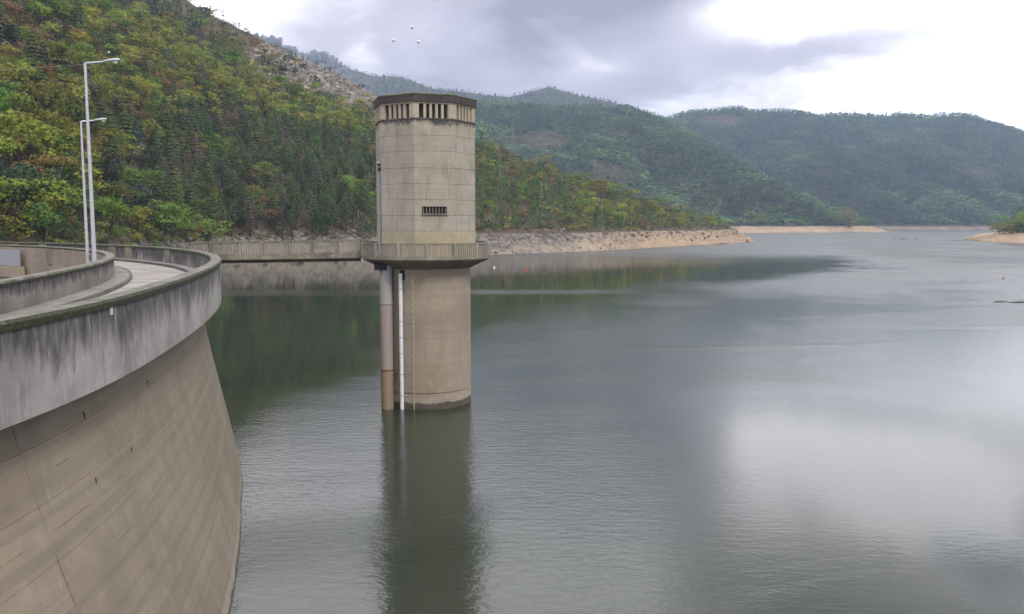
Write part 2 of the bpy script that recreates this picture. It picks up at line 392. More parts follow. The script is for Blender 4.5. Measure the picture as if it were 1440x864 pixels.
# hills: litter and heath, bare rock, and the pale band the water level leaves
def hill_mat(name, a, b, g, sand, sandtop=8.6, sandvar=0.6, rocktone=(0.33, 0.29, 0.25), bankrock=0.0):
    m, t, p = new_mat(name)
    P = t.pos(); x, y, z = t.xyz(P)
    n = t.noise(P, 0.045, 6, 0.62); n2 = t.noise(P, 0.35, 5, 0.7); n3 = t.noise(P, 1.3, 4, 0.7)
    c = t.mix(t.sm(n, 0.40, 0.62), a, b)
    c = t.mix(t.sm(n2, 0.46, 0.62), c, g)
    rock = t.attr('rock')
    rk = t.mix(t.sm(n3, 0.35, 0.65), tuple(0.45 * q for q in rocktone), rocktone)
    c = t.mix(t.math('MULTIPLY', t.sm(t.math('ADD', rock, t.math('MULTIPLY', t.math('SUBTRACT', n2, 0.5), 1.4)), 0.42, 0.62), 0.9), c, rk)
    # draw-down band
    wob = t.math('MULTIPLY', t.math('SUBTRACT', t.noise(P, 0.12, 3), 0.5), 2.2)
    zz = t.math('ADD', z, t.math('MULTIPLY', wob, sandvar))
    strand = t.noise(t.comb(t.math('MULTIPLY', x, 0.02), t.math('MULTIPLY', y, 0.02), t.math('MULTIPLY', z, 2.4)), 1.0, 4, 0.75)
    sn = t.noise(P, 0.06, 4, 0.6)
    s = t.mix(t.sm(sn, 0.40, 0.60), sand, tuple(q * k for q, k in zip(sand, (0.72, 0.74, 0.80))))
    s = t.mix(t.math('MULTIPLY', t.sm(strand, 0.46, 0.60), 0.55), s, tuple(0.42 * q for q in sand))
    s = t.mix(t.math('MULTIPLY', t.sm(n3, 0.55, 0.75), 0.5), s, tuple(min(1, 1.3 * q) for q in sand))
    s = t.mix(t.math('MULTIPLY', t.sm(n2, 0.50, 0.62), t.sm(zz, 3.8, 6.5)), s, (0.145, 0.125, 0.11))
    s = t.mix(t.math('MULTIPLY', t.sm(t.noise(P, 0.8, 4, 0.7), 0.52, 0.6), t.sm(z, 1.5, 0.3)), s, (0.14, 0.115, 0.075))
    s = t.mix(t.sm(x, 20.0, -60.0), s, t.mix(0.72, s, (0.13, 0.115, 0.085)))
    if bankrock:
        up = t.sm(t.math('ADD', zz, t.math('MULTIPLY', t.math('SUBTRACT', n, 0.5), 9.0)), 2.2, 5.2)
        br = t.noise(t.scale(P, (1, 1, 1.8)), 0.40, 6, 0.8)
        s = t.mix(t.math('MULTIPLY', t.sm(x, 60.0, 10.0), 0.5), s, (0.26, 0.225, 0.19))
        s = t.mix(t.math('MULTIPLY', up, 0.85), s, t.mix(t.sm(br, 0.44, 0.56), (0.060, 0.052, 0.047), (0.27, 0.235, 0.205)))
        crk = t.sm(t.math('ABSOLUTE', t.math('SUBTRACT', t.noise(P, 0.16, 5, 0.7, 0.8), 0.5)), 0.030, 0.006)
        s = t.mix(t.math('MULTIPLY', crk, 0.7), s, (0.07, 0.058, 0.048))
        s = t.mix(t.math('MULTIPLY', t.sm(x, 15.0, 75.0), 0.55), s, t.mix(t.sm(br, 0.40, 0.55), (0.24, 0.16, 0.09), (0.56, 0.40, 0.235)))
    c = t.mix(t.sm(zz, sandtop, sandtop - 0.7), c, s)
    t.put(p.inputs['Base Color'], c); p.inputs['Roughness'].default_value = 0.95
    t.put(p.inputs['Normal'], t.bump(t.math('ADD', n2, n3), 0.9, 0.6))
    return m
M_HILL_A = hill_mat('near_hill_ground', (0.085, 0.062, 0.034), (0.120, 0.078, 0.040), (0.060, 0.068, 0.026), (0.47, 0.375, 0.27), rocktone=(0.30, 0.255, 0.215), bankrock=1.0)
M_HILL_B = hill_mat('mid_hill_ground', (0.040, 0.052, 0.022), (0.10, 0.070, 0.042), (0.030, 0.046, 0.018), (0.50, 0.37, 0.24), 8.2, rocktone=(0.20, 0.165, 0.14))
M_HILL_C = hill_mat('rocky_hill_ground', (0.055, 0.06, 0.042), (0.075, 0.07, 0.055), (0.045, 0.055, 0.03), (0.4, 0.3, 0.2), -50, rocktone=(0.22, 0.21, 0.21))
M_HILL_D = hill_mat('far_hill_ground', (0.030, 0.042, 0.020), (0.055, 0.050, 0.028), (0.026, 0.040, 0.018), (0.26, 0.20, 0.15), 6.5)
M_HILL_E = hill_mat('spit_ground', (0.09, 0.07, 0.03), (0.10, 0.08, 0.04), (0.05, 0.07, 0.02), (0.56, 0.41, 0.25), 6.4)
M_ROCK = concrete('boulder_stone', (0.31, 0.275, 0.24), (0.20, 0.175, 0.15), (0.45, 0.41, 0.36), streak=0.0, scale=0.7)
M_CRAG = concrete('crag_stone', (0.20, 0.195, 0.20), (0.13, 0.125, 0.13), (0.27, 0.26, 0.265), streak=0.0, scale=0.08)
M_GROUND = plain('valley_floor', (0.12, 0.10, 0.07), 0.95)

def leaf_mat(name, source):
    m, t, p = new_mat(name)
    if source == 'object':
        c = t.n('ShaderNodeObjectInfo').outputs['Color']
    else:
        c = t.attr('tint', 'Color')
    P = t.pos(); n = t.noise(P, 0.9, 3, 0.6); n2 = t.noise(P, 4.0, 2, 0.6)
    dk = t.mix(1.0, (0, 0, 0), c)
    hsv = t.n('ShaderNodeHueSaturation'); t.put(hsv.inputs['Color'], c)
    t.put(hsv.inputs['Value'], t.math('MULTIPLY_ADD', n, 0.8, 0.62)); t.put(hsv.inputs['Hue'], t.math('MULTIPLY_ADD', n2, 0.05, 0.475))
    col = hsv.outputs[0]
    t.put(p.inputs['Base Color'], col); p.inputs['Roughness'].default_value = 0.75
    p.inputs['Specular IOR Level'].default_value = 0.2
    tr = t.n('ShaderNodeBsdfTranslucent'); t.put(tr.inputs[0], col)
    ms = t.n('ShaderNodeMixShader'); ms.inputs[0].default_value = 0.35
    out = m.node_tree.nodes['Material Output']
    t.t.links.new(p.outputs[0], ms.inputs[1]); t.t.links.new(tr.outputs[0], ms.inputs[2]); t.t.links.new(ms.outputs[0], out.inputs[0])
    return m
M_LEAF = leaf_mat('tree_leaves', 'object')
M_LEAFS = leaf_mat('wood_leaves', 'attr')
M_BARK = plain('bark', (0.11, 0.085, 0.065), 0.9, var=0.4, scale=2.0)
M_PALEBARK = plain('pale_bark', (0.42, 0.38, 0.31), 0.85, var=0.25, scale=2.0)

# ------------------------------------------------------------------ the lake
def water_mat():
    m, t, p = new_mat('lake_water')
    P = t.pos(); x, y, _ = t.xyz(P)
    # sheltered water under the left shore, its edge running out from the dam past the tower
    wob = t.math('MULTIPLY', t.math('SUBTRACT', t.noise(P, 0.03, 4, 0.6), 0.5), 60.0)
    xb = t.math('MAXIMUM', t.math('MULTIPLY_ADD', y, 0.36, -47.8), t.math('MINIMUM', t.math('MULTIPLY_ADD', y, 1.03, -160.0), t.math('MULTIPLY_ADD', y, 0.18, 42.5)))
    side = t.math('ADD', t.math('SUBTRACT', x, xb), wob)
    open_ = t.sm(t.math('DIVIDE', side, t.math('MULTIPLY_ADD', y, 0.006, 1.0)), -3.0, 17.0)
    st = t.math('ABSOLUTE', t.math('SUBTRACT', t.math('MULTIPLY_ADD', x, -0.06, y), 157.0))
    streak = t.math('MULTIPLY', t.sm(st, 9.0, 2.0), t.sm(t.noise(P, 0.02, 2), 0.35, 0.5))
    open_ = t.math('MAXIMUM', open_, t.math('MULTIPLY', t.sm(y, 215.0, 400.0), 0.75))
    lee = t.math('MULTIPLY', t.sm(t.math('ADD', y, t.math('MULTIPLY', wob, 0.25)), 78.0, 46.0), t.sm(x, 4.0, 15.0))   # glassy water near the right bank
    open_ = t.math('MULTIPLY', open_, t.math('MULTIPLY_ADD', lee, -0.90, 1.0))
    rough = t.math('MAXIMUM', open_, t.math('MULTIPLY', streak, 0.9))
    patch = t.noise(t.scale(P, (1.0, 0.6, 1.0)), 0.022, 4, 0.55, 0.6)
    lanes = t.noise(t.comb(t.math('MULTIPLY', t.math('ADD', x, t.math('MULTIPLY', y, 0.5)), 0.010), t.math('MULTIPLY', t.math('SUBTRACT', y, t.math('MULTIPLY', x, 0.3)), 0.034), 0.0), 1.0, 4, 0.55, 0.8)
    pt = t.math('MAXIMUM', t.sm(patch, 0.42, 0.62), t.math('MULTIPLY', t.sm(lanes, 0.50, 0.60), 0.8))
    amp = t.math('MULTIPLY_ADD', rough, t.math('MULTIPLY_ADD', pt, 0.58, 0.26), 0.055)
    w1 = t.noise(t.scale(P, (0.7, 1.3, 1.0)), 6.5, 3, 0.6, 0.3)
    w2 = t.noise(t.scale(P, (0.6, 1.3, 1.0)), 2.1, 4, 0.65, 0.2)
    w3 = t.noise(t.scale(P, (0.5, 1.3, 1.0)), 0.5, 2, 0.5, 0.2)
    hgt = t.math('MULTIPLY', t.math('ADD', t.math('ADD', t.math('MULTIPLY', w1, 0.28), w2), t.math('MULTIPLY', w3, 0.5)), amp)
    nb = t.n('ShaderNodeBump'); nb.inputs['Strength'].default_value = 1.0; nb.inputs['Distance'].default_value = 0.042
    t.put(nb.inputs['Height'], hgt)
    t.put(p.inputs['Normal'], nb.outputs[0])
    t.put(p.inputs['Base Color'], (0.029, 0.038, 0.026))
    p.inputs['IOR'].default_value = 1.333
    t.put(p.inputs['Roughness'], t.math('ADD', t.math('MULTIPLY_ADD', amp, 0.11, 0.028), t.math('MULTIPLY', rough, t.math('MULTIPLY', t.sm(y, 70.0, 300.0), 0.30))))
    return m
M_WATER = water_mat()

# ------------------------------------------------------------------ dam crest line in plan
DC = Vector((-76.82, 19.38))
_DEV = [(-60, .5), (-3.3, .48), (-2.1, .45), (.2, .31), (2.9, -.08), (5.8, -.39), (10.5, -.70), (14.7, -.77), (22, -.6), (33, -.16), (42, 0), (140, 0)]
_da, _dv = zip(*_DEV)
_daf = np.linspace(-60, 140, 2001)
_dvf = np.interp(_daf, _da, _dv)
_k = np.exp(-0.5 * (np.arange(-60, 61) / 18.0) ** 2); _k /= _k.sum()
_dvf = np.convolve(np.pad(_dvf, 60, mode='edge'), _k, 'valid')
def crest_r(th):
    return 67.08 + float(np.interp(th, _daf, _dvf))
def dam_pt(th, off, z):
    r = crest_r(th) + off; a = R_(th)
    return Vector((DC.x + r * math.cos(a), DC.y + r * math.sin(a), z))
def dam_dirs(th):
    a = R_(th)
    return Vector((math.cos(a), math.sin(a), 0)), Vector((-math.sin(a), math.cos(a), 0))
def theta_at(u, off, far):                        # arc angle where the sight line of column u crosses the arc
    ta = tan_az(u)
    best = None; prev = None
    for i in range(-400, 1300):
        th = i * 0.1; q = dam_pt(th, off, 0)
        s_ = q.x - ta * q.y
        if prev is not None and prev[1] * s_ <= 0 and q.y > 2:
            if best is None or far: best = th
            if not far: break
        prev = (th, s_)
    return best
def face_tilt(th, z):                             # the vault leans a little farther out towards the near bank
    return max(-4.0, min(22.0, 12.0 - th)) * 0.06 * (9.06 - z) / 9.06
def sweep(profile, th0, th1, closed=True, step=0.8, caps=True, tilt=False):
    """profile = [(offset, z)] carried along the crest from th0 to th1; UV = metres along, height"""
    n = max(2, int(math.ceil(abs(th1 - th0) / step)) + 1); V, F, UV = [], [], []
    k = len(profile)
    for i in range(n):
        th = th0 + (th1 - th0) * i / (n - 1)
        for j, (o, z) in enumerate(profile):
            V.append(dam_pt(th, o + (face_tilt(th, z) if tilt and o > -3 else 0), z)); UV.append((R_(th) * 67.0, z + (o * 0.35 if False else 0)))
    for i in range(n - 1):
        for j in range(k if closed else k - 1):
            a, b = i * k + j, i * k + (j + 1) % k
            F.append((a, b, b + k, a + k))
    if closed and caps:
        F.append(tuple(range(k - 1, -1, -1))); F.append(tuple((n - 1) * k + j for j in range(k)))
    return (V, F), UV
def dam_part(name, profile, th0, th1, mat, parent, closed=True, smooth=False, step=0.8, tilt=False):
    g, uv = sweep(profile, th0, th1, closed, step, tilt=tilt)
    return part(name, g, mat, parent, smooth, uv)

# the lake sheet: bounded by the dam, reaching out under every shore
def lake():
    pts = [tuple(dam_pt(th, -1.2, 0))[:2] for th in np.arange(-40, 121, 1.0)]
    pts += [(-900, 90), (-900, 3600), (3600, 3600), (3600, -200), (-25, -200)]
    bm = bmesh.new()
    vs = [bm.verts.new((x, y, 0.0)) for x, y in pts]
    f = bm.faces.new(vs); bm.normal_update()
    if f.normal.z < 0: f.normal_flip()
    bmesh.ops.triangulate(bm, faces=[f])
    me = bpy.data.meshes.new('water'); bm.to_mesh(me); bm.free(); me.materials.append(M_WATER)
    o = link_mesh('water', me); tag(o, kind='structure', label='grey green rippled reservoir water')
lake()
g_ = box((400, 1800, -40), (4500, 4500, 0.5))
tag(part('ground', g_, M_GROUND), kind='structure')

# ------------------------------------------------------------------ hills
class Hill:
    """a hillside lofted between its shore line and its ridge line, with the back slope behind"""
    def __init__(s, us, foot, ridge_v, ridge_y, bank=8.8, bankw=15.0, rough=4.0, rs=60.0, seed=1, foot_z=0.0, gully=0.0, power=1.0):
        s.us, s.foot, s.rv, s.ry = (np.array(q, float) for q in (us, foot, ridge_v, ridge_y))
        s.bank, s.bankw, s.rough, s.rs, s.seed, s.foot_z, s.gully, s.power = bank, bankw, rough, rs, seed, foot_z, gully, power
    def lines(s, u):
        yf = np.interp(u, s.us, s.foot); yr = np.interp(u, s.us, s.ry); rv = np.interp(u, s.us, s.rv)
        yc = (432 - rv) / FPX
        te = (-math.sin(PITCH) + yc * math.cos(PITCH)) / (math.cos(PITCH) + yc * math.sin(PITCH))
        return yf, yr, CAMZ + te * yr
    def height(s, u, Y):
        u = np.asarray(u, float); Y = np.asarray(Y, float)
        yf, yr, zr = s.lines(u)
        X = (u - 720) / FPX * Y
        # small wander of the shore
        yf = yf + (fbm(X / 25.0, Y * 0 + 3.3, s.seed + 40, 3) - 0.5) * 14.0 * np.clip(yf / 300, 0.3, 2.5)
        t = (Y - yf) / np.maximum(yr - yf, 1)
        bk = np.minimum(np.interp(u, *s.bank_u) if hasattr(s, 'bank_u') else s.bank, np.maximum(zr * 0.75, 0.6))
        bw = s.bankw * bk / s.bank
        dist = Y - yf
        z_b = s.foot_z + dist / bw * bk
        tt = np.clip((dist - bw) / np.maximum(yr - yf - bw, 1), 0, 1)
        z_s = s.foot_z + bk + (zr - bk - s.foot_z) * tt ** s.power
        nz = (fbm(X / s.rs, Y / s.rs, s.seed, 5) - 0.5) * 2
        env = np.clip(tt * 4, 0, 1) * np.clip((1 - tt) * 2.5, 0.12, 1)
        z_s = z_s + nz * s.rough * env
        if s.gully:
            gx = X / 150.0 + fbm(X / 200., Y / 200., s.seed + 9, 3) * 1.5 + Y / 420.0
            z_s = z_s - s.gully * env * (1 - np.abs(np.sin(gx * math.pi))) ** 1.5
        z = np.where(dist < bw, z_b + (fbm(X / 6.0, Y / 6.0, s.seed + 3, 4) - 0.5) * 5.0 * np.clip(dist / bw * 3, 0, 1) * s.bank / 8.8, z_s + (fbm(X / 5.0, Y / 5.0, s.seed + 3, 3) - 0.5) * 1.2)
        back = np.clip((t - 1), 0, None)
        z = np.where(t > 1, z - back * (yr - yf) * 0.35, z)
        z = np.where(dist < 0, np.maximum(dist * 0.25, -6) + s.foot_z, z)
        return z
    def build(s, name, mat, nu, nt, rockfn=None, u0=None, u1=None, back=0.5, label=None):
        u0 = s.us[0] if u0 is None else u0; u1 = s.us[-1] if u1 is None else u1
        U = np.linspace(u0, u1, nu)
        yf, yr, zr = s.lines(U)
        tl = np.concatenate([[-0.12, -0.05, -0.02], np.linspace(0, 0.12, nt // 4), np.linspace(0.12, 1, nt)[1:], 1 + np.linspace(0, back, 34)[1:]])
        T, UU = np.meshgrid(tl, U)
        YY = yf[:, None] + (yr - yf)[:, None] * T
        XX = (UU - 720) / FPX * YY
        ZZ = s.height(UU, YY)
        n_t = len(tl)
        V = np.stack([XX, YY, ZZ], -1).reshape(-1, 3)
        i = np.arange(nu - 1)[:, None] * n_t + np.arange(n_t - 1)[None, :]
        F = np.stack([i, i + n_t, i + n_t + 1, i + 1], -1).reshape(-1, 4)
        me = bpy.data.meshes.new(name)
        me.vertices.add(len(V)); me.vertices.foreach_set('co', V.astype(np.float32).ravel())
        me.loops.add(F.size); me.loops.foreach_set('vertex_index', F.astype(np.int32).ravel())
        me.polygons.add(len(F)); me.polygons.foreach_set('loop_start', np.arange(0, F.size, 4, dtype=np.int32))
        me.update(calc_edges=True); me.validate()
        me.polygons.foreach_set('use_smooth', [True] * len(me.polygons))
        a = me.attributes.new('rock', 'FLOAT', 'POINT')
        pu, pv = project(V[:, 0], V[:, 1], V[:, 2])
        rk = rockfn(pu, pv, V) if rockfn else np.zeros(len(V))
        a.data.foreach_set('value', np.asarray(rk, dtype=np.float32))
        me.materials.append(mat)
        o = link_mesh(name, me); tag(o, label, kind='structure')
        return o
    def ground(s, u, v):                          # first point of the hillside on the sight line (u, v)
        yf, yr, _ = s.lines(np.array([u])); Y = np.linspace(yf[0] - 2, yr[0] * 1.05, 900)
        te = tan_el(v); zz = s.height(np.full_like(Y, u), Y)
        d_ = zz - (CAMZ + te * Y); k = np.argmax(d_ > 0)
        if d_[k] <= 0: k = len(Y) - 1
        return float((u - 720) / FPX * Y[k]), float(Y[k]), float(zz[k])

A = Hill([-700, -300, -100, 0, 80, 150, 250, 320, 420, 500, 600, 690, 780, 860, 920, 985, 1030, 1052, 1062],
         [92, 96, 104, 114, 128, 155, 212, 262, 274, 286, 312, 341, 367, 396, 440, 492, 535, 554, 566],
         [-330, -240, -150, -105, -74, -50, -14, 28, 76, 118, 172, 212, 245, 268, 290, 308, 322, 334, 341],
         [330, 370, 405, 430, 455, 475, 510, 535, 550, 560, 545, 525, 520, 525, 540, 560, 572, 578, 580],
         bank=8.8, bankw=15, rough=6.0, rs=42, seed=3, power=0.95)
A.bank_u = ([300, 520, 700], [6.2, 7.2, 8.8])
B = Hill([480, 600, 700, 800, 880, 950, 1030, 1130, 1235, 1262],
         [760, 800, 840, 880, 915, 965, 1030, 1065, 1118, 1150],
         [140, 143, 146, 151, 151, 181, 227, 275, 320, 330],
         [1560, 1600, 1640, 1650, 1640, 1560, 1450, 1320, 1200, 1180],
         bank=8.5, bankw=22, rough=30, rs=190, seed=21, gully=44)
C = Hill([150, 300, 352, 378, 400, 430, 470, 500, 530, 570, 610, 680, 715, 745, 768, 800, 860, 900, 960],
         [1900] * 19,
         [48, 48, 50, 52, 62, 74, 82, 98, 107, 110, 124, 132, 136, 129, 122, 130, 144, 156, 175],
         [2500] * 19, bank=60, bankw=120, rough=30, rs=180, seed=33, foot_z=60, gully=20)
D = Hill([820, 905, 940, 975, 1030, 1080, 1150, 1220, 1290, 1350, 1400, 1440, 1500, 1600, 1800, 2100],
         [1500, 1480, 1460, 1450, 1440, 1420, 1400, 1390, 1385, 1390, 1400, 1400, 1380, 1330, 1300, 1300],
         [185, 172, 164, 157, 153, 158, 161, 162, 164, 163, 175, 187, 205, 225, 240, 250],
         [2350] * 16, bank=8.0, bankw=26, rough=36, rs=230, seed=51, gully=60)
E_ = Hill([1352, 1372, 1400, 1440, 1500, 1600, 1750, 2000],
          [640, 575, 535, 516, 490, 450, 420, 400],
          [336.5, 330, 326, 320, 312, 300, 285, 270],
          [660, 640, 640, 640, 640, 620, 600, 600], bank=6.2, bankw=22, rough=1.5, rs=40, seed=71)

def gauss(x, y, cx, cy, sx, sy):
    return np.exp(-((x - cx) / sx) ** 2 - ((y - cy) / sy) ** 2)
def rock_a(u, v, V):
    r = gauss(u, v, 505, 128, 62, 30) * 1.0 + gauss(u, v, 440, 108, 55, 32) * 0.95 + gauss(u, v, 385, 85, 50, 26) * 0.8
    r += gauss(u, v, 30, 62, 75, 13) * 1.0 + gauss(u, v, 250, 30, 60, 18) * 0.3 + gauss(u, v, 85, 200, 22, 16) * 0.9 + gauss(u, v, 195, 205, 16, 18) * 0.7
    return r
A.build('hillside', M_HILL_A, 420, 130, rock_a, label='near wooded hillside rising left of the tower above a pale rocky bank')
B.build('hill', M_HILL_B, 240, 110, lambda u, v, V: gauss(u, v, 760, 200, 60, 22) * 0.26 + gauss(u, v, 870, 230, 30, 14) * 0.25, label='dark pine covered hill behind the tower')
C.build('hill', M_HILL_C, 200, 60, lambda u, v, V: gauss(u, v, 430, 85, 80, 26) * 0.9 + gauss(u, v, 520, 115, 60, 16) * 0.4, label='distant bluish rocky mountain ridge')
D.build('hill', M_HILL_D, 280, 110, lambda u, v, V: gauss(u, v, 1030, 172, 34, 8) * 0.5 + gauss(u, v, 1380, 243, 20, 6) * 0.45, label='broad far forested hill across the reservoir at right')
E_.build('shore', M_HILL_E, 90, 30, None, back=2.6, label='sandy spit at the right edge below a bright green bush')

# ------------------------------------------------------------------ the dam
TOPZ, PATHZ, ROADZ, FASC = 11.0, 9.98, 9.82, 9.0
dam = empty('dam', (DC.x + 66, DC.y, 0), 'curved concrete arch dam with moss topped parapets filling the lower left', 'dam')
FACE = [(9.06, -1.02), (7.5, -0.78), (6.0, -0.46), (4.5, -0.10), (3.0, 0.26), (1.5, 0.62), (0.0, 0.96), (-1.5, 1.3), (-4.0, 1.9)]
def face_off(z):
    zs, os_ = zip(*sorted(FACE)); return float(np.interp(z, zs, os_))
def face_profile():
    pr = []
    zs = [9.06]
    z = 8.05
    while z > -4:
        zs += [z + 0.012, z, z - 0.012]; z -= 1.15
    zs.append(-4.0)
    for i, z in enumerate(zs):
        o = face_off(z)
        if i and i < len(zs) - 1 and (i - 1) % 3 == 1: o -= 0.02
        pr.append((o, z))
    return pr + [(-3.2, -4.0), (-3.2, 9.06)]
def theta_face(u, v):                             # arc angle of the upstream face seen at a pixel (near side)
    best = None
    for th in np.arange(-12, 25, 0.05):
        for z in np.arange(-1, 9.1, 0.25):
            q = dam_pt(th, face_off(z) + face_tilt(th, z), z)
            if q.y < 3: continue
            pu, pv = project(*q); e = abs(pu - u) + abs(pv - v)
            if best is None or e < best[0]: best = (e, th, z)
    return best[1]
STEP = 5.15
fj = [0.2 + STEP * k for k in range(-6, 20)]
j1 = theta_face(258, 560); j2 = theta_face(62, 735)
bj = [j2 - (j1 - j2) * 2, j2 - (j1 - j2), j2] + [j1 + (j1 - j2) * k for k in range(0, 9)]
GAP = 0.016                                        # half joint width, degrees
for a, b in zip(bj[:-1], bj[1:]):
    dam_part('face_block', face_profile(), a + GAP * 0.6, b - GAP * 0.6, M_FACE, dam, step=0.6, tilt=True)
for th in bj[1:-1]:
    dam_part('joint_seal', [(face_off(z_) + 0.004, z_) for z_ in (8.9, 7.5, 6.0, 4.5, 3.0, 1.5, 0.0, -3.0)] + [(face_off(z_) - 0.05, z_) for z_ in (-3.0, 0.0, 1.5, 3.0, 4.5, 6.0, 7.5, 8.9)], th - 0.022, th + 0.022, M_SEAL, dam, tilt=True)
for a, b in zip(fj[:-1], fj[1:]):
    dam_part('parapet_panel', [(0, FASC), (0, 10.85), (-0.40, 10.85), (-0.40, 9.60), (-0.40, FASC)], a + GAP, b - GAP, M_FASCIA, dam)
for a, b in zip(fj[:-1], fj[1:]):
    dam_part('coping', [(0.05, 10.80), (0.075, 10.93), (0.03, TOPZ), (-0.42, TOPZ), (-0.46, 10.95), (-0.45, 10.80), (-0.401, 10.80), (-0.401, 10.852), (0.001, 10.852), (0.001, 10.80)], a + GAP, b - GAP, M_COPING, dam)
# crest slab that carries the road, corbelled out past the face
for a, b in zip(fj[:-1], fj[1:]):
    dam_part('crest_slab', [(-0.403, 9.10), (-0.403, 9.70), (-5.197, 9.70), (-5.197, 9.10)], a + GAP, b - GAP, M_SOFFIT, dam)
for a, b in zip(fj[:-1], fj[1:]):
    dam_part('inner_parapet_panel', [(-5.2, 9.72), (-5.2, 10.85), (-5.58, 10.85), (-5.58, 9.3), (-5.2, 9.3)], a + GAP, b - GAP, M_PARINN, dam)
for a, b in zip(fj[:-1], fj[1:]):
    dam_part('inner_coping', [(-5.14, 10.852), (-5.12, 10.93), (-5.18, TOPZ - 0.01), (-5.60, TOPZ - 0.01), (-5.66, 10.93), (-5.64, 10.852)], a + GAP, b - GAP, M_COPING, dam)
for a, b in zip(fj[:-1:2], fj[2::2]):
    dam_part('downstream_wall', [(-5.583, 10.845), (-5.583, 9.298), (-3.3, 9.06), (-3.3, -22), (-7.5, -22), (-5.66, 4.0), (-5.63, 10.845)], a + GAP, b - GAP, M_DOWN, dam)
# pilasters on the road side of the outer parapet, one beside each joint
for u in (236, 181, 158, 60, 20):
    th = theta_at(u, -0.4, True)
    dam_part('pilaster', [(-0.402, 9.985), (-0.402, 10.849), (-0.54, 10.849), (-0.54, 9.985)], th - 0.45, th + 0.45, M_DECK, dam)
for u in (77, 8):
    th = theta_at(u, -5.2, True)
    dam_part('pilaster', [(-5.60, 9.7), (-5.60, 10.83), (-5.78, 10.83), (-5.78, 9.7)], th - 0.4, th + 0.4, M_DECK, dam)
# small white plate on the upstream parapet at the joint, and a faint one farther along
for (u, v0, v1), wd in (((150, 424, 433), 0.07), ((307, 375, 384), 0.05)):
    th = theta_at(u, 0.0, False) if u < 300 else theta_at(u, 0.0, False)
    if th is None: continue
    o_, al = dam_dirs(th); c = dam_pt(th, 0.012, 10.72)
    tag(part('marker_plate', box(c, (0.010, wd, 0.11), o_, al), M_PLATE, dam), label='small white plate fixed to the parapet')
# short iron stubs sticking out of the face
for (u, v) in ((168, 520), (208, 535), (116, 576), (185, 628), (137, 672)):
    best = None
    for th in np.arange(-8, 22, 0.2):
        for z in np.arange(-0.5, 8.9, 0.25):
            q = dam_pt(th, face_off(z) + face_tilt(th, z), z); pu, pv = project(*q); e = abs(pu - u) + abs(pv - v)
            if q.y > 3 and (best is None or e < best[0]): best = (e, th, z)
    _, th, z = best; o_, al = dam_dirs(th); q = dam_pt(th, face_off(z) + face_tilt(th, z), z)
    part('iron_stub', tube([q - o_ * 0.03, q + o_ * 0.03 - Vector((0, 0, 0.03)), q + o_ * 0.05 - Vector((0, 0, 0.24))], [0.012, 0.014, 0.008], 5), M_DARK, dam)
# grey steel panel and the beam below it on the far downstream side
tg = theta_at(14, -5.9, True); o_, al = dam_dirs(tg)
part('steel_panel', box(dam_pt(tg, -6.1, 10.0) + al * 0.4, (0.06, 2.2, 0.62), o_, al), M_STEEL, dam)
part('panel_beam', box(dam_pt(tg, -6.15, 8.92) + al * 0.4, (0.30, 2.4, 0.42), o_, al), M_DOWN, dam)
part('bearing_block', box(dam_pt(tg, -6.2, 8.35) - al * 1.75, (0.25, 0.25, 0.14), o_, al), M_DECK, dam)

def crest_sheet(name, profile, mat, label):
    g, uv = sweep(profile, fj[0], fj[-1], True, 0.6)
    o = part(name, g, mat, None, False, uv); tag(o, label, kind='structure'); return o
crest_sheet('road', [(-1.28, 9.704), (-1.28, ROADZ), (-4.32, ROADZ), (-4.32, 9.704)], M_ROAD, 'pale concrete roadway along the dam crest')
crest_sheet('footpath', [(-0.405, 9.704), (-0.405, PATHZ), (-1.14, PATHZ - 0.01), (-1.14, 9.704)], M_PATH, 'narrow raised footpath along the outer parapet')
crest_sheet('footpath', [(-4.46, 9.704), (-4.46, PATHZ - 0.01), (-5.195, PATHZ), (-5.195, 9.704)], M_PATH, 'narrow raised footpath along the inner parapet')
for a, b in zip(np.arange(fj[0], fj[-1], 1.7)[:-1], np.arange(fj[0], fj[-1], 1.7)[1:]):
    for nm, o0, o1 in (('kerb', -1.142, -1.278), ('kerb', -4.322, -4.458)):
        jit = random.uniform(-0.006, 0.006)
        g, uv = sweep([(o0, 9.705), (o0, PATHZ + 0.004 + jit), (o1, PATHZ + 0.002 + jit), (o1, 9.705)], a + 0.012, b - 0.012, True, 0.9)
        tag(part('kerb', g, M_KERB, dam, False, uv))

